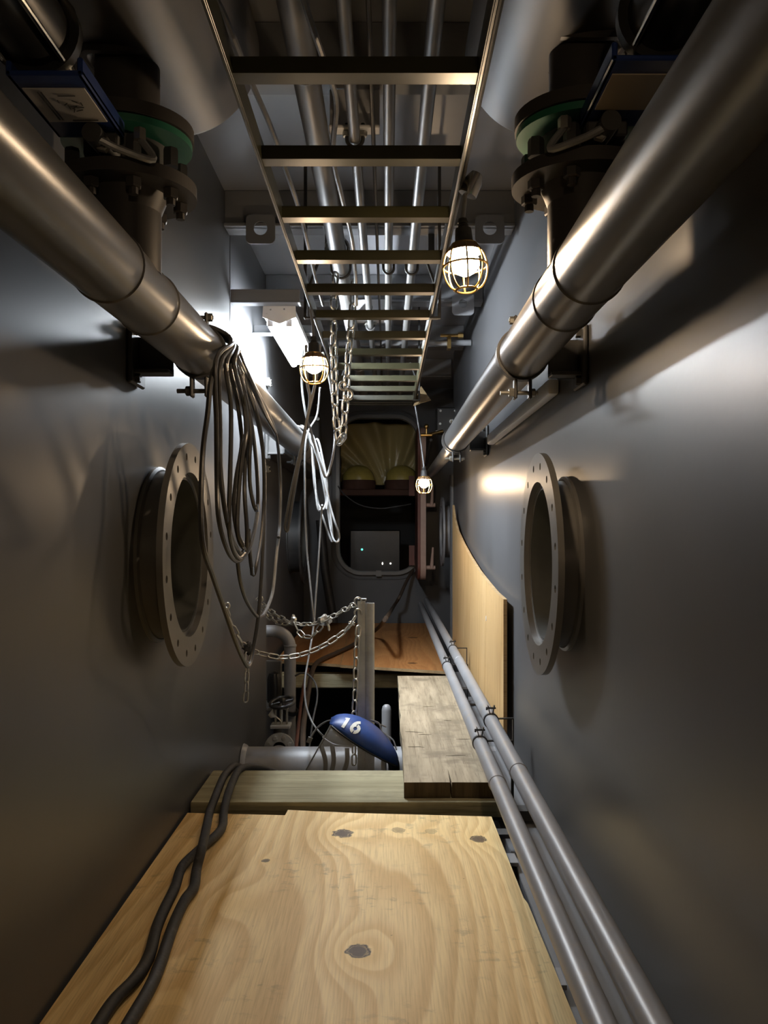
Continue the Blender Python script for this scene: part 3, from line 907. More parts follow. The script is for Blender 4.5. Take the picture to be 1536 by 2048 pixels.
m_ = MB(); c_ = P(938, 385, 1.83)
m_.lathe(c_ + Vector((.004, 0, .012)), (-.45, .1, -1), [(-.03, .0005), (-.03, .012), (-.012, .02), (.018, .02), (.018, .0005)], 24)
part('cord_grip', m_, M['bright'], l1)
l2, s2 = cage_lamp((TR + .012, 5.02, TZ - .005), P(848, 965, 5.0), 'lit cage lamp hanging far off in front of the doorway', Vector((0, 0, -1)))
l3, s3 = cage_lamp((TL - .006, 2.86, TZ - .004), P(628, 728, 2.85), 'lit cage lamp hanging from the left tray rail beside the fluorescent light', Vector((.02, 0, -1)))

l4, s4 = cage_lamp((TR + .018, -.45, TZ + .01), (TR + .022, -.45, CAMZ + .55), 'added cage lamp, unseen behind the viewpoint, lighting the near plywood', Vector((0, 0, -1)))  # extra lamp out of view, added to brighten the near plywood

# ------------------------------------------------------------------ fluorescent work light and its bracket
FZ = CAMZ + .845
def fluorescent(y0, label):
    fx = thing('fluorescent_light', label, 'light fixture', (-.435, y0 + .4, FZ))
    m_ = MB(); m_.bbox((-.50, y0, FZ + .0), (-.37, y0 + .90, FZ + .035), .006)
    part('housing', m_, M['enamel'], fx)
    for yy in (y0 - .006, y0 + .90):
        m_ = MB(); m_.plate([(-.065, .045), (.065, .045), (.068, .0), (.045, -.008), (.018, -.02), (0, -.026), (-.018, -.02), (-.045, -.008), (-.068, .0)],
                            [circle(-.035, .03, .004, 8), circle(.02, .032, .004, 8), circle(-.05, .012, .004, 8), circle(.045, .012, .004, 8)],
                            (-.435, yy, FZ), (1, 0, 0), (0, 0, 1), -.006)
        part('end_plate', m_, M['enamel'], fx)
    for x in (-.472, -.398):
        m_ = MB(); m_.cyl((x, y0 + .02, FZ - .02), (x, y0 + .885, FZ - .02), .016, 16)
        part('tube', m_, M['tube'], fx, 'glowing white tube')
        for yy in (y0 + .013, y0 + .892):
            m_ = MB(); m_.bbox((x - .012, yy - .006, FZ - .034), (x + .012, yy + .006, FZ + .002), .002)
            part('lampholder', m_, M['enamel'], fx)
fluorescent(3.50, 'glaring white twin-tube fluorescent light bracketed to the left wall')
br = thing('light_bracket', 'grey steel angle bracket above the near end of the fluorescent light', 'bracket', (-.48, 3.45, CAMZ + .888), 'angle brackets of the light')
m_ = MB(); m_.bbox((XL + .001, 3.43, CAMZ + .888), (-.345, 3.436, CAMZ + .94), .002); m_.bbox((XL + .001, 3.43, CAMZ + .888), (-.345, 3.49, CAMZ + .894), .002)
part('arm', m_, M['beam'], br)
br = thing('light_bracket', 'second steel angle bracket farther along the fluorescent light', 'bracket', (-.48, 4.01, CAMZ + .888), 'angle brackets of the light')
m_ = MB(); m_.bbox((XL + .001, 3.98, CAMZ + .888), (-.345, 4.04, CAMZ + .894), .002); m_.bbox((XL + .001, 4.034, CAMZ + .888), (-.345, 4.04, CAMZ + .94), .002)
part('arm', m_, M['beam'], br)

# pale rail behind the right pipe
m_ = MB(); m_.bbox((.452, 2.45, CAMZ + .375), (.484, 3.95, CAMZ + .42), .008, 2)
solo('wall_rail', m_, M['enamel'], 'long pale rail on the right wall tucked behind the right pipe', 'rail', (.468, 3.2, CAMZ + .375))

# transverse pipe under the far ceiling
tp = thing('cross_pipe', 'thin grey pipe crossing behind the tray with a small valve', 'pipe', (.25, 4.9, CAMZ + 1.03))
m_ = MB(); m_.cyl((-.60, 5.0, CAMZ + 1.062), (.48, 5.0, CAMZ + 1.062), .017, 16)
part('pipe_run', m_, M['pipe_low'], tp)
m_ = MB(); m_.cyl((.30, 4.94, CAMZ + 1.09), (.42, 4.94, CAMZ + 1.09), .009, 10); m_.box((.35, 4.96, CAMZ + 1.05), (.02, .06, .07)); m_.hexa((.40, 4.94, CAMZ + 1.09), (1, 0, 0), .03, .016)
part('needle_valve', m_, M['brass'], tp)

# ------------------------------------------------------------------ chains
def link_mesh(name, L, W, r, mat):
    m_ = MB()
    a = (L - W) / 2
    pts = [(a + (W / 2 - r) * math.cos(t), (W / 2 - r) * math.sin(t), 0) for t in [-PI / 2 + PI * k / 7 for k in range(8)]]
    pts += [(-a - (W / 2 - r) * math.cos(t), -(W / 2 - r) * math.sin(t), 0) for t in [-PI / 2 + PI * k / 7 for k in range(8)]]
    m_.tube(pts, r, 7, closed=True)
    return m_.mesh(name, mat, angle=80)
BIG = link_mesh('link', .056, .034, .0048, M['chain'])
MED = link_mesh('link', .050, .026, .0032, M['chain_old'])
MED2 = link_mesh('link', .052, .028, .0038, M['chain_old'])

def chain(parent, path, me, pitch, tw=0.0):
    pts = spline(path, 10)
    d = [0.0]
    for i in range(1, len(pts)):
        d.append(d[-1] + (pts[i] - pts[i - 1]).length)
    n = max(1, round(d[-1] / pitch))
    base = Vector(parent.location)
    def at(s):
        s = min(max(s, 0), d[-1])
        for i in range(1, len(pts)):
            if d[i] >= s:
                t = (s - d[i - 1]) / max(1e-9, d[i] - d[i - 1])
                return pts[i - 1].lerp(pts[i], t)
        return pts[-1]
    st = d[-1] / n
    for k in range(n):
        a, b = at(k * st), at((k + 1) * st)
        x = (b - a).normalized()
        y = x.orthogonal().normalized() if abs(x.z) > .95 else x.cross(Vector((0, 0, 1))).normalized()
        if abs(x.z) > .95:
            y = (Vector((1, 0, 0)) - x * x.x).normalized()
        z = x.cross(y)
        ang = tw + (PI / 4 if k % 2 else -PI / 4) + random.uniform(-.15, .15)
        y2 = y * math.cos(ang) + z * math.sin(ang); z2 = x.cross(y2)
        o = bpy.data.objects.new('link', me); COL.objects.link(o); o.parent = parent
        m4 = Matrix((x, y2, z2)).transposed().to_4x4(); m4.translation = (a + b) / 2 - base
        o.matrix_local = m4

ch = thing('hoist_chain', 'bright steel chain hanging in a long loop from the pipe above the tray', 'chain', P(685, 560, 3.12))
chain(ch, [P(672, 545, 3.12), P(668, 600, 3.12), P(667, 660, 3.12), P(668, 740, 3.12), P(670, 810, 3.12), P(674, 860, 3.12), P(681, 890, 3.12), P(687, 862, 3.12), P(690, 820, 3.12), P(692, 790, 3.12), P(696, 730, 3.12), P(702, 660, 3.12), P(705, 620, 3.12), P(709, 560, 3.12)], BIG, .044)
m_ = MB(); c_ = P(688, 783, 3.11)
m_.tube([c_ + Vector((.012 * math.cos(t) - .004, 0, .02 + .014 * math.sin(t))) for t in [2 * PI * k / 16 for k in range(14)]], .005, 8)
m_.tube([c_ + Vector((.016 + .014 * math.cos(t), 0, -.012 + .016 * math.sin(t))) for t in [PI + 2 * PI * k / 16 for k in range(14)]], .005, 8)
part('grab_hook', m_, M['chain'], ch)
m_ = MB(); m_.tube([(-.18 + .04 * math.cos(t), 3.12, OZ + .04 * math.sin(t)) for t in [2 * PI * k / 20 for k in range(20)]], .006, 8, closed=True)
part('sling_ring', m_, M['chain'], ch)

# stanchion and barrier chains
PY_ = 3.5
st = thing('stanchion_post', 'galvanised stanchion post standing in the pit holding the barrier chains', 'post', P(738, 1540, PY_))
pt, pb_ = P(738.5, 1206, PY_), P(738, 1700, PY_)
pb_.z = -.62
m_ = MB(); m_.lathe((pt.x, PY_, pb_.z), (0, 0, 1), [(0, .001), (0, .021), (pt.z - pb_.z, .021), (pt.z - pb_.z, .0175), (pt.z - pb_.z - .15, .0175), (pt.z - pb_.z - .15, .001)], 24)
part('tube', m_, M['galv'], st)
ax0 = P(722, 1200, PY_).x
m_ = MB(); m_.bbox((ax0 - .014, PY_ - .012, -.60), (ax0 + .018, PY_ - .006, P(0, 1198, PY_).z), .001)
m_.bbox((ax0 - .014, PY_ - .012, P(0, 1201, PY_).z), (ax0 + .022, PY_ + .02, P(0, 1197, PY_).z), .001)
part('flat_bar', m_, M['galv'], st)
for (px, py) in ((716, 1203), (716, 1226)):
    m_ = MB(); c_ = P(px, py, PY_ - .02)
    m_.tube([c_ + Vector((.014 * math.cos(t), 0, .016 * math.sin(t))) for t in [-.6 + 2 * PI * k / 18 for k in range(14)]], .0035, 8)
    part('hook', m_, M['chain_old'], st)
m_ = MB(); m_.lathe((pt.x, PY_, -.62), (0, 0, 1), [(-.01, .001), (-.01, .06), (.004, .06), (.004, .001)], 24)
part('foot', m_, M['galv'], st)
m_ = MB(); m_.bbox((-.40, 3.44, -.70), (.30, 3.58, -.63), .004)
struct('floor_beam', m_, M['hull'], 'dark bilge beam under the stanchion', 'beam')

W1 = P(449, 1213, 3.31); W2 = P(514, 1200, 4.10)
def dl(a, b, t): return a + (b - a) * t
bc = thing('barrier_chain', 'lower barrier chain drooping from the left wall hook to the stanchion', 'chain', P(560, 1310, 3.45))
low = [(449, 1216, 3.33), (458, 1238, 3.35), (468, 1258, 3.36), (480, 1279, 3.38), (494, 1297, 3.40), (510, 1304, 3.41), (535, 1310, 3.42), (562, 1315, 3.43), (592, 1312, 3.44), (625, 1302, 3.45), (660, 1284, 3.46), (690, 1262, 3.47), (702, 1249, 3.45), (711, 1233, 3.46)]
chain(bc, [P(*q) for q in low], MED, .0405)
m_ = MB(); m_.tube(spline([W1 + Vector((-.01, 0, .0)), W1 + Vector((.012, 0, .014)), W1 + Vector((.02, 0, .002)), W1 + Vector((.012, 0, -.012))], 4), .003, 8)
part('wall_hook', m_, M['chain_old'], bc)
bt = thing('barrier_chain', 'upper barrier chain with taped spots and a drooping loop', 'chain', P(600, 1245, 3.7))
hi = [(517, 1202, 4.05), (530, 1214, 3.98), (548, 1227, 3.92), (570, 1240, 3.85), (590, 1247, 3.80), (612, 1249, 3.74), (635, 1246, 3.68), (660, 1236, 3.62), (690, 1219, 3.55), (710, 1209, 3.46)]
chain(bt, [P(*q) for q in hi], MED, .0405)
chain(bt, [P(*q) for q in [(517, 1206, 4.05), (527, 1222, 4.0), (538, 1234, 3.95), (553, 1244, 3.9), (570, 1248, 3.86), (586, 1246, 3.82)]], MED, .0405)
chain(bt, [P(*q) for q in [(588, 1244, 3.78), (594, 1258, 3.77), (602, 1270, 3.75), (614, 1276, 3.73), (626, 1272, 3.71), (635, 1262, 3.69), (643, 1250, 3.67)]], MED, .0405)
m_ = MB(); m_.tube(spline([W2 + Vector((-.008, 0, .0)), W2 + Vector((.016, 0, .02)), W2 + Vector((.026, 0, .0)), W2 + Vector((.012, 0, -.016))], 4), .0035, 8)
part('wall_hook', m_, M['chain_old'], bt)
def crumple(c, r, sc, seed):
    random.seed(seed)
    m_ = MB(); m_.sphere(c, r, 12, 8, sc)
    m_.v = [Vector(c) + (v - Vector(c)) * random.uniform(.7, 1.25) for v in m_.v]
    return m_
part('tape_wrap', crumple(P(587, 1240, 3.80), .016, (.8, .8, 1.4), 1), M['foil'], bt, 'silver tape wrap', angle=5)
part('tape_wrap', crumple(P(650, 1240, 3.66), .024, (1.25, .8, .9), 2), M['foil'], bt, 'crumpled silver tape', angle=5)
m_ = MB(); m_.tube(spline([P(652, 1243, 3.65), P(657, 1252, 3.65), P(658, 1262, 3.65)], 4), [.005] * 8 + [.002], 6)
part('tape_end', m_, M['foil'], bt)
part('tape_wrap', crumple(P(497, 1297, 3.40), .022, (1.0, .8, 1.1), 4), M['rubber'], bc, 'dark tape wrap', angle=5)
part('tape_wrap', crumple(P(703, 1247, 3.46), .012, (1.2, .8, .8), 5), M['foil'], bc, angle=5)
ct = thing('chain_tail', 'spare end of chain hanging below the taped joint on the left', 'chain', P(493, 1310, 3.39))
chain(ct, [P(495, 1304, 3.39), P(494, 1340, 3.39), P(493, 1375, 3.39), P(491, 1404, 3.39)], MED, .0405)
cp = thing('post_chain', 'chain hanging straight down the stanchion behind the blue face shield', 'chain', P(712, 1240, 3.46))
chain(cp, [P(718, 1252, 3.478), P(714, 1285, 3.46), P(712, 1330, 3.46), P(710, 1390, 3.46), P(708, 1440, 3.46), P(708, 1530, 3.46)], MED2, .042)

# ------------------------------------------------------------------ cable coil draped on the left pipe
coil = thing('cable_coil', 'dark grey cable coil draped over the left pipe, hanging in long loops', 'cable', (PLX, 2.2, PBZ + PBR))
XH = -.385
def drape(pts, start, xs=None, r=.006):
    """start: distance along the pipe where the strand crosses its crown"""
    head = [Vector((PLX - .05, start + .035, PBZ + .058)), Vector((PLX + .002, start + .045, PBZ + .076)), Vector((PLX + .068, start + .05, PBZ + .04))]
    out = head
    for i, (a, b) in enumerate(pts):
        x = XH if xs is None else xs
        out.append(PX(a, b, x + .006 * math.sin(i * 1.7 + start * 30)))
    if pts[-1][1] < 800:
        yl = out[-1].y
        out += [Vector((PLX + .056, yl - .03, PBZ + .05)), Vector((PLX, yl - .05, PBZ + .076)), Vector((PLX - .05, yl - .06, PBZ + .058))]
    return out
strands = [
    (2.13, -.392, [(427, 740), (415, 830), (406, 900), (402, 1000), (406, 1090), (425, 1150), (445, 1208), (470, 1280), (488, 1322), (498, 1332), (506, 1300), (517, 1230), (524, 1130), (529, 1000), (527, 915), (512, 830), (480, 740)]),
    (2.15, -.385, [(432, 720), (433, 850), (434, 960), (438, 1040), (455, 1100), (472, 1122), (486, 1115), (500, 1093), (511, 1050), (516, 1000), (512, 920), (503, 850), (488, 780)]),
    (2.17, -.380, [(440, 730), (440, 860), (441, 940), (450, 1020), (465, 1080), (482, 1108), (492, 1100), (494, 1060), (489, 980), (492, 900), (494, 840), (485, 780)]),
    (2.16, -.375, [(452, 730), (461, 800), (462, 870), (460, 960), (458, 1050), (465, 1095), (478, 1117), (490, 1108)]),
    (2.19, -.388, [(460, 730), (474, 800), (482, 860), (483, 895), (472, 960), (468, 1020), (478, 1080), (490, 1100)]),
    (2.20, -.372, [(468, 730), (486, 800), (492, 860), (486, 900), (478, 980), (475, 1060), (486, 1092)]),
    (2.21, -.378, [(470, 720), (492, 790), (501, 860), (499, 920), (500, 970), (507, 1008), (513, 1022)]),
    (2.22, -.384, [(472, 715), (498, 780), (519, 850), (527, 920), (528, 1000), (523, 1070), (513, 1130), (506, 1149), (500, 1110), (497, 1060)]),
    (2.23, -.380, [(474, 712), (500, 765), (528, 825), (545, 855), (552, 868), (543, 850), (520, 800), (490, 735)]),
    (2.24, -.390, [(476, 708), (506, 768), (538, 830), (554, 880), (561, 960), (560, 1040), (557, 1075)]),
]
for st_, xs, pts in strands:
    m_ = MB(); m_.tube(spline(drape(pts, st_, xs), 6), .0058, 8)
    part('loop', m_, M['cable'], coil)
for mat_, pts in ((M['cable_light'], [(557, 1075), (553, 1110), (546, 1180), (536, 1212), (526, 1231)]), (M['cable'], [(526, 1231), (516, 1234), (504, 1220), (490, 1195), (480, 1160), (475, 1122)])):
    m_ = MB(); m_.tube(spline([PX(a, b, -.390) for a, b in pts], 6), .0055, 8)
    part('loop', m_, mat_, coil, 'silver twisted strand' if mat_ == M['cable_light'] else None)
for (px, py, xs) in ((513, 1021, -.378), (504, 1147, -.384), (485, 1114, -.385)):
    m_ = MB(); c_ = PX(px, py, xs); m_.tube([c_ + Vector((0, -.004, .018)), c_ + Vector((.001, -.002, -.004))], [.0066, .0062], 8)
    part('cable_end', m_, M['bright'], coil, 'bright cable end')

# silver strands hung over the far left pipe
sv = thing('cable_hank', 'silver-grey cable hank hanging from the far left pipe below the lights', 'cable', P(610, 850, 4.45))
def far(pts, d=4.35): return [P(a, b, d + .03 * math.sin(i * 1.3 + a)) for i, (a, b) in enumerate(pts)]
hank = [
    [(590, 832), (612, 848), (630, 900), (648, 960), (660, 1010), (670, 1045), (677, 1064), (678, 1078), (672, 1084), (664, 1070), (655, 1020), (645, 960), (634, 905), (612, 852)],
    [(592, 838), (606, 862), (616, 910), (628, 965), (636, 1006), (645, 1019), (652, 1004), (654, 965), (644, 910), (618, 858)],
    [(594, 844), (608, 880), (620, 935), (633, 990), (646, 1035), (656, 1065), (665, 1083), (663, 1050), (657, 1000), (650, 950), (640, 905), (616, 862)],
    [(596, 836), (626, 872), (644, 930), (655, 990), (653, 1018)],
    [(588, 834), (616, 845), (636, 880), (648, 930), (653, 953)],
    [(590, 842), (602, 870), (612, 925), (622, 975), (634, 1010), (644, 1016)],
]
for q in hank:
    k_ = .012 * hank.index(q)
    hd = [Vector((PLX - .03, 4.30 + k_, PBZ + .066)), Vector((PLX + .02, 4.32 + k_, PBZ + .072)), Vector((PLX + .062, 4.34 + k_, PBZ + .045)), Vector((PLX + .078, 4.35 + k_, PBZ - .005))]
    body = [p_ for p_ in far(q) if p_.x > PLX + .085]
    m_ = MB(); m_.tube(spline(hd + body, 6), .0052, 8)
    part('loop', m_, M['cable_light'], sv)
# strands from the tray
cable('hanging_cable', far([(606, 690), (604, 770), (612, 830), (622, 862), (630, 895), (640, 925), (651, 954), (660, 935), (667, 905), (670, 870), (668, 830), (661, 770), (645, 705)], 3.6), .005, M['cable_light'],
      'pale cable swinging from the tray to the end of the hanging chain')
cable('hanging_cable', [P(a, b, 3.2) for a, b in [(640, 690), (632, 760), (616, 830), (604, 890), (592, 940), (581, 990), (572, 1040), (570, 1056), (574, 1062), (578, 1045), (588, 985), (600, 915), (612, 850), (620, 800), (614, 760), (612, 690)]], .0058, M['cable'],
      'dark cable loop slanting down in front of the silver hank')
cable('hanging_cable', far([(640, 775), (634, 830), (612, 880), (610, 1000), (613, 1090), (619, 1155), (625, 1215), (628, 1246), (631, 1200), (637, 1120), (642, 1040), (644, 1010)], 3.9), .0042, M['cable_light'],
      'thin grey cable in a long narrow V down to the barrier chains')
cable('pit_cable', [P(628, 1236, 3.9), P(626, 1262, 3.86), P(618, 1310, 3.75), P(610, 1360, 3.62), P(611, 1405, 3.55), (P(622, 1440, 3.5)), P(636, 1461, 3.42), P(647, 1473, 3.42)], .004, M['cable_light'],
      'thin grey cable dropping into the pit towards the blue face shield')

# ------------------------------------------------------------------ lower right pipe pair
LOWP = [(.355, CAMZ - .662, .0235, 'upper of the two slim grey pipes along the foot of the right wall'),
        (.298, CAMZ - .694, .0225, 'lower of the two slim grey pipes along the foot of the right wall')]
for (x, z, r, label) in LOWP:
    t_ = thing('floor_pipe', label, 'pipe', (x, 2.5, z - r), 'slim pipes above the deck')
    m_ = MB(); m_.cyl((x, -1.9, z), (x, 7.9, z), r, 24)
    part('pipe_run', m_, M['pipe_low'], t_)
    for yy in (2.35, 4.3):
        m_ = MB(); m_.lathe((x, yy, z), (0, 1, 0), [(0, r * .99), (.003, r + .002), (.012, r + .002), (.015, r * .99)], 24)
        part('weld_ring', m_, M['pipe_low'], t_)
def low_clamp(i, y, label):
    x, z, r, _ = LOWP[i]
    t_ = thing('strap_clamp', label, 'pipe clamp', (x, y, z - r), 'black strap clamps on the slim pipes')
    m_ = MB(); m_.lathe((x, y - .007, z), (0, 1, 0), [(0, r + .0003), (0, r + .0032), (.014, r + .0032), (.014, r + .0003), (0, r + .0003)], 28)
    part('band', m_, M['black'], t_)
    m_ = MB()
    for s in (-1, 1):
        m_.box((x + s * .0075, y, z + r + .013), (.003, .016, .034), Matrix.Rotation(s * .22, 3, 'Y'))
    part('ears', m_, M['black'], t_)
    m_ = MB(); m_.cyl((x - .013, y, z + r + .02), (x + .016, y, z + r + .02), .0032, 8); m_.hexa((x - .012, y, z + r + .018), (-1, 0, 0), .006, .006)
    part('bolt', m_, M['black'], t_)
    m_ = MB(); x1 = .43 if i == 0 else .40
    m_.box(((x + r + x1) / 2, y, z + .008), (x1 - x - r, .014, .004)); m_.box((x1, y, (z + .01 - .072) / 2), (.004, .014, z + .01 + .072))
    part('stand_off', m_, M['black'], t_)
low_clamp(0, 2.98, 'black strap clamp on the upper slim pipe where the leaning plywood ends')
low_clamp(1, 2.80, 'black strap clamp on the lower slim pipe beside the plank end')
low_clamp(0, 4.72, 'far strap clamp on the upper slim pipe below the leaning plywood')
low_clamp(1, 4.35, 'far strap clamp on the lower slim pipe')

# leaning plywood sheet along the right wall (curved cut edge)
pts = [(3.36, -.45), (3.36, CAMZ - .277), (3.6, CAMZ - .268), (3.9, CAMZ - .245), (4.3, CAMZ - .21), (4.75, CAMZ - .155), (5.2, CAMZ - .09), (5.6, CAMZ - .02), (5.85, CAMZ + .06), (6.0, CAMZ + .155), (6.0, -.45)]
pts = [(a, max(b, .06)) for a, b in pts]
m_ = MB(); m_.plate(pts, [], (.448, 0, 0), (0, 1, 0), (0, 0, 1), .014)
o = solo('plywood_offcut', m_, M['ply_wall'], 'curved plywood offcut standing on edge against the right wall', 'plywood', smooth=False)
o.data.materials.append(M['ply_edge'])
for p in o.data.polygons:
    if abs(p.normal.x) < .5:
        p.material_index = 1
m_ = MB(); c_ = Vector((.4475, 3.95, .46)); m_.lathe(c_ + Vector((.0005, 0, 0)), (-1, 0, 0), [(0, .0005), (0, .012), (.0015, .012), (.0015, .0005)], 12)
part('pale_mark', m_, M['label'], o)

# ------------------------------------------------------------------ things in the pit
tpipe = thing('pit_cross_pipe', 'thick grey pipe crossing the pit behind the treated timber', 'pipe', (-.2, 3.72, -.25))
m_ = MB(); m_.cyl((XL + .002, 3.72, -.158), (.46, 3.72, -.158), .092, 40)
part('pipe_run', m_, M['pipe_low'], tpipe)
m_ = MB(); m_.lathe((-.485, 3.72, -.15), (0, 1, .0), [(0, .06), (.09, .05), (.17, .05)], 28)
part('tee_branch', m_, M['pipe_low'], tpipe)
m_ = MB(); m_.lathe((XL + .003, 3.72, -.158), (1, 0, 0), [(0, .092), (0, .105), (.012, .1), (.02, .092)], 40)
part('weld_collar', m_, M['pipe_low'], tpipe)

gv = thing('gate_valve', 'grey flanged gate valve with black handwheel and white tag in the pit', 'valve', (-.485, 4.0, -.22))
c_ = Vector((-.485, 3.9, -.118))
m_ = MB(); m_.lathe(c_, (0, 1, 0), [(0, .03), (0, .068), (.016, .068), (.016, .03)], 36)
part('flange', m_, M['galv'], gv)
m_ = MB(); bolts(m_, c_ + Vector((0, 0, 0)), (0, -1, 0), .052, 8, .012, .011, .5)
part('flange_bolts', m_, M['bolt'], gv)
m_ = MB(); m_.lathe(c_ + Vector((0, .016, 0)), (0, 1, 0), [(0, .045), (.05, .055), (.1, .045), (.1, .0005)], 28); m_.cyl(c_ + Vector((0, .06, .02)), c_ + Vector((0, .06, .085)), .034, 20)
part('valve_body', m_, M['dark'], gv)
m_ = MB(); m_.bbox((c_.x - .045, c_.y + .02, c_.z + .082), (c_.x + .045, c_.y + .10, c_.z + .098), .003)
part('bonnet_plate', m_, M['galv'], gv)
m_ = MB(); m_.cyl(c_ + Vector((.002, .06, .098)), c_ + Vector((.002, .06, .20)), .008, 12)
m_.bbox((c_.x - .028, c_.y + .05, c_.z + .098), (c_.x - .02, c_.y + .07, c_.z + .17), .001); m_.bbox((c_.x + .024, c_.y + .05, c_.z + .098), (c_.x + .032, c_.y + .07, c_.z + .17), .001)
m_.bbox((c_.x - .03, c_.y + .045, c_.z + .165), (c_.x + .034, c_.y + .075, c_.z + .178), .002)
part('yoke', m_, M['bolt'], gv)
hw = c_ + Vector((.006, .06, .195))
m_ = MB(); tl = Matrix.Rotation(.25, 3, 'X') @ Matrix.Rotation(-.12, 3, 'Y')
m_.tube([hw + tl @ Vector((.055 * math.cos(t), .055 * math.sin(t), 0)) for t in [2 * PI * k / 24 for k in range(24)]], .008, 8, closed=True)
for k in range(4):
    t = PI / 2 * k + .3
    m_.tube([hw, hw + tl @ Vector((.052 * math.cos(t), .052 * math.sin(t), 0))], .006, 6)
m_.hexa(hw, (0, 0, 1), .02, .014)
part('handwheel', m_, M['black'], gv, 'black handwheel')
m_ = MB(); a_ = P(538, 1432, 3.95)
m_.add([P(545, 1418, 3.96), P(536, 1430, 3.95), P(541, 1436, 3.95), P(552, 1434, 3.94), P(563, 1444, 3.94), P(561, 1439, 3.94), P(549, 1429, 3.95)], [(0, 1, 2, 6), (6, 2, 3), (6, 3, 4, 5)])
o = part('paper_tag', m_, M['paper'], gv, 'white paper tag')
md = o.modifiers.new('solid', 'SOLIDIFY'); md.thickness = .002

ep = thing('elbow_pipe', 'grey elbow pipe turning from the alcove wall down into the pit', 'pipe', P(580, 1400, 4.75))
ex, ez = P(580, 0, 4.75).x, P(0, 1262, 4.75).z
pth = [(-.768, 4.75, ez), (-.66, 4.75, ez)] + [(ex - .09 + .09 * math.sin(t), 4.75, ez - .09 + .09 * math.cos(t)) for t in [PI / 2 * k / 10 for k in range(11)]] + [(ex, 4.75, ez - .12), (ex, 4.75, -.9)]
m_ = MB(); m_.tube(pth, .0325, 24)
part('pipe_run', m_, M['pipe_low'], ep)
m_ = MB(); m_.lathe((ex, 4.75, P(0, 1294, 4.75).z), (0, 0, 1), [(0, .032), (.004, .036), (.012, .036), (.016, .032)], 24)
part('weld_ring', m_, M['pipe_low'], ep)
m_ = MB(); m_.lathe((ex - .01, 4.72, P(0, 1415, 4.75).z), (.5, -.2, 1), [(-.01, .05), (-.01, .06), (.012, .06), (.012, .05)], 20)
part('dark_strap', m_, M['black'], ep)
m_ = MB(); vx = P(773, 0, 4.3)
m_.lathe((vx.x, 4.3, -.9), (0, 0, 1), [(0, .001), (0, .024), (.87 + .0, .024), (.888, .02), (.897, .012), (.9, .001)], 20)
solo('vent_pipe', m_, M['pipe_low'], 'short capped grey pipe standing in the pit beside the plank', 'pipe', (vx.x, 4.3, -.9))
m_ = MB(); m_.bbox((-.73, 4.7, -.12), (-.60, 4.95, -.10), .003); m_.bbox((-.73, 4.9, -.10), (-.60, 4.95, .12), .003)
solo('alcove_ledge', m_, M['flange'], 'small steel ledge at the mouth of the alcove', 'ledge', (-.66, 4.8, -.12))
m_ = MB(); m_.lathe((-.63, 4.85, -.099), (0, 0, 1), [(0, .001), (0, .04), (.13, .04), (.16, .03), (.17, .001)], 16)
solo('dark_canister', m_, M['black'], 'dark canister on the ledge beside the elbow pipe', 'canister', (-.63, 4.86, -.098))

# blue face shield with a clear visor
hs = thing('face_shield', 'blue grinding face shield stencilled 16 lying in the pit with clear visor', 'face shield', P(720, 1500, 3.34))
HD = 3.34
A_, B_ = P(661, 1441, HD), P(796, 1528, HD)
U = (B_ - A_).normalized()                  # along the crown, front to back
Wv = Vector((0, 1, 0))                       # into the picture
V = Wv.cross(U).normalized()
if V.z < 0: V = -V
HL = (B_ - A_).length
def crown(s, t, lift=0.0):
    """s 0..1 along, t -1..1 across (near to far)"""
    prof = (math.sin(PI * min(1, max(0, s)) ** .85)) ** .6 if 0 < s < 1 else 0.0
    hgt = .24 * HL * prof
    wid = .105 * (math.sin(PI * min(.999, .06 + .9 * s) ** .85)) ** .5
    a = t * PI / 2
    base = A_ + U * (s * HL)
    n = (V * math.cos(a) * .9 + Wv * math.sin(a))
    return base + Wv * (math.sin(a) * wid) + V * (math.cos(a) ** .8 * hgt if math.cos(a) > 0 else 0) + n * lift
m_ = MB(); NS, NT_ = 28, 20
vs = [crown(i / NS, -1 + 2 * j / NT_) for i in range(NS + 1) for j in range(NT_ + 1)]
fs = [(i * (NT_ + 1) + j, (i + 1) * (NT_ + 1) + j, (i + 1) * (NT_ + 1) + j + 1, i * (NT_ + 1) + j + 1) for i in range(NS) for j in range(NT_)]
m_.add(vs, fs)
co_ = part('crown', m_, M['helmet'], hs, 'blue plastic crown', angle=60)
md = co_.modifiers.new('solid', 'SOLIDIFY'); md.thickness = .002; md.offset = 0
# brim trim
m_ = MB(); m_.tube([crown(i / NS, -1) for i in range(1, NS)], .0035, 6)
part('brim', m_, M['black'], hs)
# stencil digits laid on the crown: local (a along, b across) cells
def digit_cells(kind):
    cells = []
    if kind == 1:
        cells.append([(.35, 0), (.64, 0), (.64, 1), (.35, 1)])
        cells.append([(.35, 1), (.35, .86), (.24, .86), (.24, .96)])
    else:
        def arc(cx, cy, r0, r1, t0, t1, n=6):
            for k in range(n):
                a, b = t0 + (t1 - t0) * k / n, t0 + (t1 - t0) * (k + 1) / n
                cells.append([(cx + r0 * math.cos(a), cy + r0 * math.sin(a)), (cx + r1 * math.cos(a), cy + r1 * math.sin(a)), (cx + r1 * math.cos(b), cy + r1 * math.sin(b)), (cx + r0 * math.cos(b), cy + r0 * math.sin(b))])
        arc(.5, .33, .13, .36, -PI / 2 + .12, PI / 2 - .12)
        arc(.5, .33, .13, .36, PI / 2 + .12, 3 * PI / 2 - .12)
        arc(.82, .42, .42, .66, PI * .62, PI * .98, 6)
    return cells
m_ = MB()
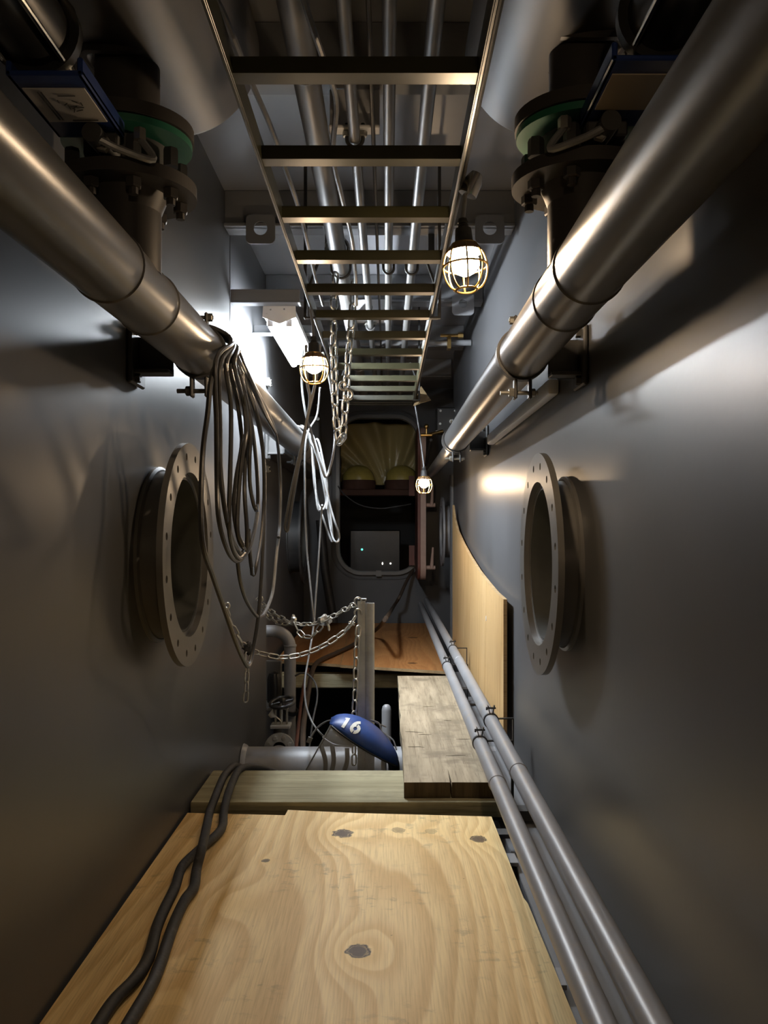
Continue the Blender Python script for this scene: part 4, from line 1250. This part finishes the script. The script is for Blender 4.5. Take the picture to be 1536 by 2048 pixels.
for (kind, s0, sw) in ((1, .085, .13), (6, .195, .175)):
    for c4 in digit_cells(kind):
        g_ = 5
        q = []
        for i in range(g_ + 1):
            for j in range(g_ + 1):
                u_, v_ = i / g_, j / g_
                a = (c4[0][0] * (1 - u_) + c4[1][0] * u_) * (1 - v_) + (c4[3][0] * (1 - u_) + c4[2][0] * u_) * v_
                b = (c4[0][1] * (1 - u_) + c4[1][1] * u_) * (1 - v_) + (c4[3][1] * (1 - u_) + c4[2][1] * u_) * v_
                q.append(crown(s0 + sw * a + .012 * b, -.80 + .52 * b, .0035))
        m_.add(q, [(i * (g_ + 1) + j, (i + 1) * (g_ + 1) + j, (i + 1) * (g_ + 1) + j + 1, i * (g_ + 1) + j + 1) for i in range(g_) for j in range(g_)])
part('stencil_number', m_, M['white'], co_, 'white stencilled number 16', smooth=False)
# visor
m_ = MB(); NV = 16
topc = [crown(.02 + .80 * k / NV, -1) for k in range(NV + 1)]
bot = []
for k in range(NV + 1):
    a = k / NV
    q = P(596 + (768 - 596) * a, 1568, HD - .06 - .05 * math.sin(PI * a))
    bot.append(q)
rows = 6
vs = [topc[k].lerp(bot[k], j / rows) + Vector((0, -.02 * math.sin(PI * j / rows), 0)) for j in range(rows + 1) for k in range(NV + 1)]
fs = [(j * (NV + 1) + k, j * (NV + 1) + k + 1, (j + 1) * (NV + 1) + k + 1, (j + 1) * (NV + 1) + k) for j in range(rows) for k in range(NV)]
m_.add(vs, fs)
o = part('visor', m_, M['visor'], hs, 'clear scuffed visor', angle=60)
md = o.modifiers.new('solid', 'SOLIDIFY'); md.thickness = .0015
m_ = MB(); m_.tube([vs[j * (NV + 1)] for j in range(rows + 1)], .0028, 6)
part('visor_edge', m_, M['cable_light'], hs)
# headgear
m_ = MB(); m_.tube(spline([P(770, 1510, HD), P(783, 1518, HD), P(788, 1532, HD), P(787, 1560, HD)], 5), [.018] * 5 + [.022] * 11, 10)
part('rear_guard', m_, M['black'], hs)
m_ = MB(); m_.tube(spline([P(741, 1440, HD + .04), P(757, 1446, HD + .04), P(763, 1462, HD + .03), P(772, 1470, HD + .02), P(786, 1480, HD), P(793, 1500, HD - .02)], 5), .003, 6)
m_.tube(spline([P(741, 1440, HD + .04), P(758, 1448, HD + .06), P(772, 1454, HD + .08)], 4), .0025, 6)
part('headband_wire', m_, M['cable_light'], hs)
m_ = MB(); m_.tube(spline([P(645, 1474, HD + .06), P(664, 1487, HD + .04), P(682, 1491, HD + .03), P(703, 1494, HD + .02)], 5), .003, 6)
m_.tube(spline([P(622, 1474, HD + .06), P(634, 1456, HD + .06), P(650, 1444, HD + .04), P(663, 1440, HD + .02)], 5), .0035, 6)
m_.box(P(619, 1480, HD + .06), (.018, .014, .022), Matrix.Rotation(.4, 3, 'Y'))
part('chin_cord', m_, M['cable_light'], hs)
for (a, b, c, d) in ((641, 1488, 650, 1552), (664, 1490, 661, 1552), (694, 1496, 684, 1552)):
    m_ = MB(); m_.tube(spline([P(a, b, HD + .05), P((a + c) / 2 + 5, (b + d) / 2, HD + .04), P(c, d, HD + .05)], 5), .009, 8)
    part('head_strap', m_, M['rubber'], hs)
m_ = MB(); m_.bbox(tuple(P(762, 1545, HD + .1)), tuple(P(773, 1506, HD + .12)), .003)
part('jaw_plate', m_, M['enamel'], hs)
# shelf the shield sits on, out of sight below the timber
m_ = MB(); m_.bbox((-.36, 3.10, -.22), (.12, 3.42, -.19), .003)
solo('pit_plate', m_, M['hull'], 'dark plate in the pit under the face shield', 'plate', (-.1, 3.3, -.22))

# ------------------------------------------------------------------ hoses
def px2(pts): return [(a / 2, b / 2 + 1480) for a, b in pts]
HR = .0125
def deck_hose(raw, lift):
    out = []
    for (a, b) in px2(raw):
        z = HR + .003
        if b < 1612: z = .02 + HR
        elif b < 1640: z = HR + .012
        if lift and 1640 <= b <= 1715: z += .032
        out.append(PZ(a, b, z))
    return out
h1 = deck_hose([(300, 1300), (395, 1136), (460, 1040), (546, 950), (598, 860), (624, 760), (656, 680), (700, 590), (728, 508), (790, 445), (860, 385), (890, 345), (895, 290), (910, 222), (935, 155), (958, 118)], 0)
h2 = deck_hose([(410, 1320), (515, 1136), (600, 990), (643, 890), (694, 740), (740, 640), (776, 590), (786, 520), (806, 440), (826, 350), (838, 290), (862, 225), (893, 150), (918, 118)], 1)
h1 += [P(500, 1534, 3.11), P(530, 1538, 3.22), P(560, 1552, 3.3), P(585, 1585, 3.35)]
h2 += [P(469, 1532, 3.09), P(488, 1538, 3.19), P(505, 1556, 3.27), P(515, 1600, 3.3)]
cable('rubber_hose', h1, HR, M['rubber'], 'black rubber hose on the near plywood, kinked and bowing to the left', 'hose', 6, None, 12)
cable('rubber_hose', h2, HR, M['rubber'], 'black rubber hose on the near plywood, crossing over the kinked one', 'hose', 6, None, 12)
bh = [P(826, 1140, 7.9), P(812, 1165, 7.75), P(800, 1192, 7.6), P(786, 1215, 7.5), PZ(772, 1236, .30), PZ(757, 1255, .12), PZ(735, 1272, .03), PZ(700, 1293, .02), PZ(665, 1309, .02), PZ(645, 1318, .02), PZ(632, 1327, .02), P(624, 1345, 5.15), P(616, 1390, 4.9), P(607, 1450, 4.4), P(605, 1500, 4.05), P(601, 1550, 3.9)]
cable('rubber_hose', bh, .0145, M['brown_hose'], 'brown hose from the doorway across the far plywood into the pit', 'hose', 6, None, 10)
cable('rubber_hose', [P(617, 1338, 5.2), P(611, 1352, 5.05), P(603, 1400, 4.75), P(595, 1470, 4.2), P(590, 1520, 3.87), P(588, 1550, 3.84)], .009, M['rust_hose'], 'rust-red hose beside the brown hose in the pit', 'hose')
cable('pit_cable', [P(590, 1352, 4.7), P(604, 1346, 4.7), P(620, 1352, 4.7), P(633, 1372, 4.65), P(634, 1400, 4.6), P(626, 1440, 4.5), P(618, 1500, 4.4)], .005, M['cable'], 'dark cable arching over the far timber in the pit')

# ------------------------------------------------------------------ door leaf, far fittings
dr = thing('door_1', 'open steel door leaf seen edge-on at the right of the doorway', 'door', (.29, 7.65, .44))
dr['kind'] = 'structure'
m_ = MB(); m_.plate(rrect(7.25, .43, 7.93, 1.72, .12, 8), [], (.252, 0, 0), (0, 1, 0), (0, 0, 1), .022)
part('leaf', m_, M['red'], dr, 'red primed door leaf')
m_ = MB()
lp = rrect(7.25, .43, 7.93, 1.72, .12, 8)
m_.plate(lp, [rrect(7.275, .455, 7.905, 1.695, .10, 8)], (.276, 0, 0), (0, 1, 0), (0, 0, 1), .045)
part('rim', m_, M['pink'], dr, 'pale pink door rim')
for zz in (P(0, 1003, 7.3).z, P(0, 1128, 7.3).z):
    m_ = MB(); m_.cyl((.32, 7.3, zz - .03), (.40, 7.3, zz - .03), .018, 12); m_.tube([(.37, 7.29, zz - .03), (.375, 7.28, zz + .06), (.38, 7.28, zz + .14)], [.016, .012, .008], 10)
    part('dog_lever', m_, M['pink'], dr)
m_ = MB()
for zz in (.62, 1.25):
    m_.box((.22, 7.9, zz), (.05, .04, .18))
part('hinge', m_, M['red'], dr)

# yellow plastic sheet and wrapped bundles beyond the doorway
m_ = MB(); NX, NZ = 64, 30
random.seed(11)
vs = []
for j in range(NZ + 1):
    for i in range(NX + 1):
        a, b = i / NX, j / NZ
        x = -.47 + .80 * a
        z = 1.30 + .62 * b
        fan = math.atan2(a - .60, b + .18)
        rr = math.hypot(a - .60, b + .18)
        y = 8.75 + .055 * rr * math.sin(fan * 13 + .6) + .03 * rr * math.sin(fan * 29 + 2 * rr) + .012 * math.sin(a * 9 + b * 7)
        vs.append((x, y, z))
m_.add(vs, [(j * (NX + 1) + i, j * (NX + 1) + i + 1, (j + 1) * (NX + 1) + i + 1, (j + 1) * (NX + 1) + i) for j in range(NZ) for i in range(NX)])
o = solo('plastic_sheet', m_, M['film'], 'yellowish plastic sheet hanging behind the far doorway', 'sheet', (-.07, 8.75, 1.3))
md = o.modifiers.new('solid', 'SOLIDIFY'); md.thickness = .001
m_ = MB(); m_.bbox((-.6, 8.35, 1.18), (.45, 8.72, 1.24), .006)
shelf = solo('storage_shelf', m_, M['maroon'], 'dark shelf crossing behind the far doorway', 'shelf', (-.07, 8.5, 1.18))
for (px, label, sd) in ((717, 'rounded bundle in yellow film on the far shelf, left', 21), (803, 'rounded bundle in yellow film on the far shelf, right', 22)):
    b = thing('wrapped_bundle', label + ' one of two', 'bundle', P(px, 970, 8.5), 'film-wrapped bundles')
    c_ = P(px, 952, 8.5); c_.z = 1.24 + .10
    random.seed(sd)
    m_ = MB(); m_.sphere(c_, .15, 24, 14, (1.05, .8, .95))
    m_.v = [Vector((v.x, v.y, max(v.z, 1.242))) + Vector((random.uniform(-.006, .006), random.uniform(-.006, .006), 0)) for v in m_.v]
    part('film_wrap', m_, M['yellow'], b, angle=70)
    m_ = MB(); m_.lathe((c_.x, c_.y, 1.242), (0, 0, 1), [(0, .001), (0, .166), (.07, .168), (.09, .162), (.09, .001)], 24)
    part('bundle_core', m_, M['maroon'], b)
cable('door_cable', [P(676, 972, 7.92), P(690, 990, 7.9), P(720, 1010, 7.88), P(760, 1017, 7.88), P(800, 1012, 7.88), P(822, 1008, 7.9)], .006, M['cable'], 'cable sagging across the far doorway')
m_ = MB(); m_.sphere(P(724, 1099, 9.2), .012, 12, 8)
ib = thing('instrument_box', 'dark instrument box with a green light inside the far doorway', 'box', P(735, 1135, 9.3))
part('green_lamp', m_, M['led_green'], ib, 'small green lamp')
m_ = MB(); a_, b_ = P(700, 1140, 9.26), P(800, 1060, 9.45); m_.bbox((a_.x, 9.215, .13), (b_.x, 9.45, b_.z), .01)
part('case', m_, M['black'], ib)
m_ = MB(); m_.sphere(P(765, 1127, 9.2), .009, 10, 6, (.7, 1, 1.6)); m_.sphere(P(781, 1127, 9.2), .009, 10, 6)
part('white_lamp', m_, M['led_white'], ib)

# junction box with gauges on the far right
jb = thing('junction_box', 'black junction box with bolts and brass fittings beside the right pipe end', 'box', P(895, 850, 6.2))
m_ = MB(); a_, b_ = P(872, 868, 6.3), P(925, 815, 6.3); m_.bbox((a_.x, 6.28, a_.z), (b_.x, 6.40, b_.z), .01)
part('case', m_, M['black'], jb)
for (px, py) in ((881, 822), (910, 822), (880, 848), (911, 849), (873, 864)):
    m_ = MB(); m_.hexa(P(px, py, 6.28), (0, -1, 0), .014, .011)
    part('bolt', m_, M['bright'], jb)
m_ = MB(); c_ = P(850, 870, 6.25)
m_.cyl(c_ + Vector((-.03, 0, 0)), c_ + Vector((.05, 0, .0)), .012, 12); m_.cyl(c_ + Vector((.01, 0, .0)), c_ + Vector((.01, 0, .05)), .009, 10); m_.sphere(c_ + Vector((.01, -.01, .06)), .018, 10, 8); m_.cyl(c_ + Vector((.02, 0, 0)), c_ + Vector((.13, .02, .03)), .012, 12)
part('brass_fitting', m_, M['brass'], jb)
m_ = MB(); m_.tube([P(862, 880, 6.3), P(856, 905, 6.6), P(852, 930, 7.0)], .012, 8)
part('conduit', m_, M['dark'], jb)

# box and bolts on the far left
lb = thing('junction_box', 'dim wall box with two bright bolts right of the silver cables', 'box', P(650, 860, 6.6))
m_ = MB(); a_, b_ = P(606, 905, 6.6), P(640, 830, 6.6); m_.bbox((a_.x, 6.6, a_.z), (b_.x, 6.72, b_.z), .01)
part('case', m_, M['dark'], lb)
for (px, py) in ((636, 811), (636, 838)):
    m_ = MB(); m_.cyl(P(px, py, 6.6), P(px, py, 6.52), .014, 12); m_.hexa(P(px, py, 6.52), (0, -1, 0), .014, .016)
    part('bolt', m_, M['bright'], lb)
m_ = MB(); m_.tube([P(640, 1040, 7.7), P(650, 1140, 7.7), P(668, 1245, 7.7)], .038, 12)
solo('slanting_strut', m_, M['dark'], 'dark strut slanting down to the far plywood left of the doorway', 'strut', P(668, 1245, 7.7))
for (px, py, d, label) in ((538, 938, 5.5, 'small pale clip on the alcove wall behind the cable coil'), (540, 765, 4.46, 'small pale fitting on the left wall below the bright light')):
    c_ = P(px, py, d)
    xw = -.77 if d > 5 else XL
    c_.x = xw
    m_ = MB(); m_.bbox((xw, d - .03, c_.z - .02), (xw + .02, d + .03, c_.z + .02), .002)
    t_ = thing('wall_clip', label, 'clip', (xw, d, c_.z - .02))
    part('clip_plate', m_, M['galv'], t_)
    m_ = MB(); m_.hexa((xw + .018, d - .012, c_.z + .012), (1, 0, 0), .01, .006); m_.hexa((xw + .018, d + .012, c_.z - .012), (1, 0, 0), .01, .006)
    part('screw', m_, M['bright'], t_)
# flap of cardboard on the tray end
m_ = MB(); a_, b_, c_ = P(842, 772, 5.0), P(862, 800, 4.9), P(826, 812, 5.0)
m_.add([a_, b_, c_, P(840, 806, 4.85)], [(0, 1, 3), (0, 3, 2)])
o = solo('cardboard_flap', m_, M['ply_edge'], 'small brown flap hanging at the far end of the tray', 'flap', a_, smooth=False)
md = o.modifiers.new('solid', 'SOLIDIFY'); md.thickness = .004
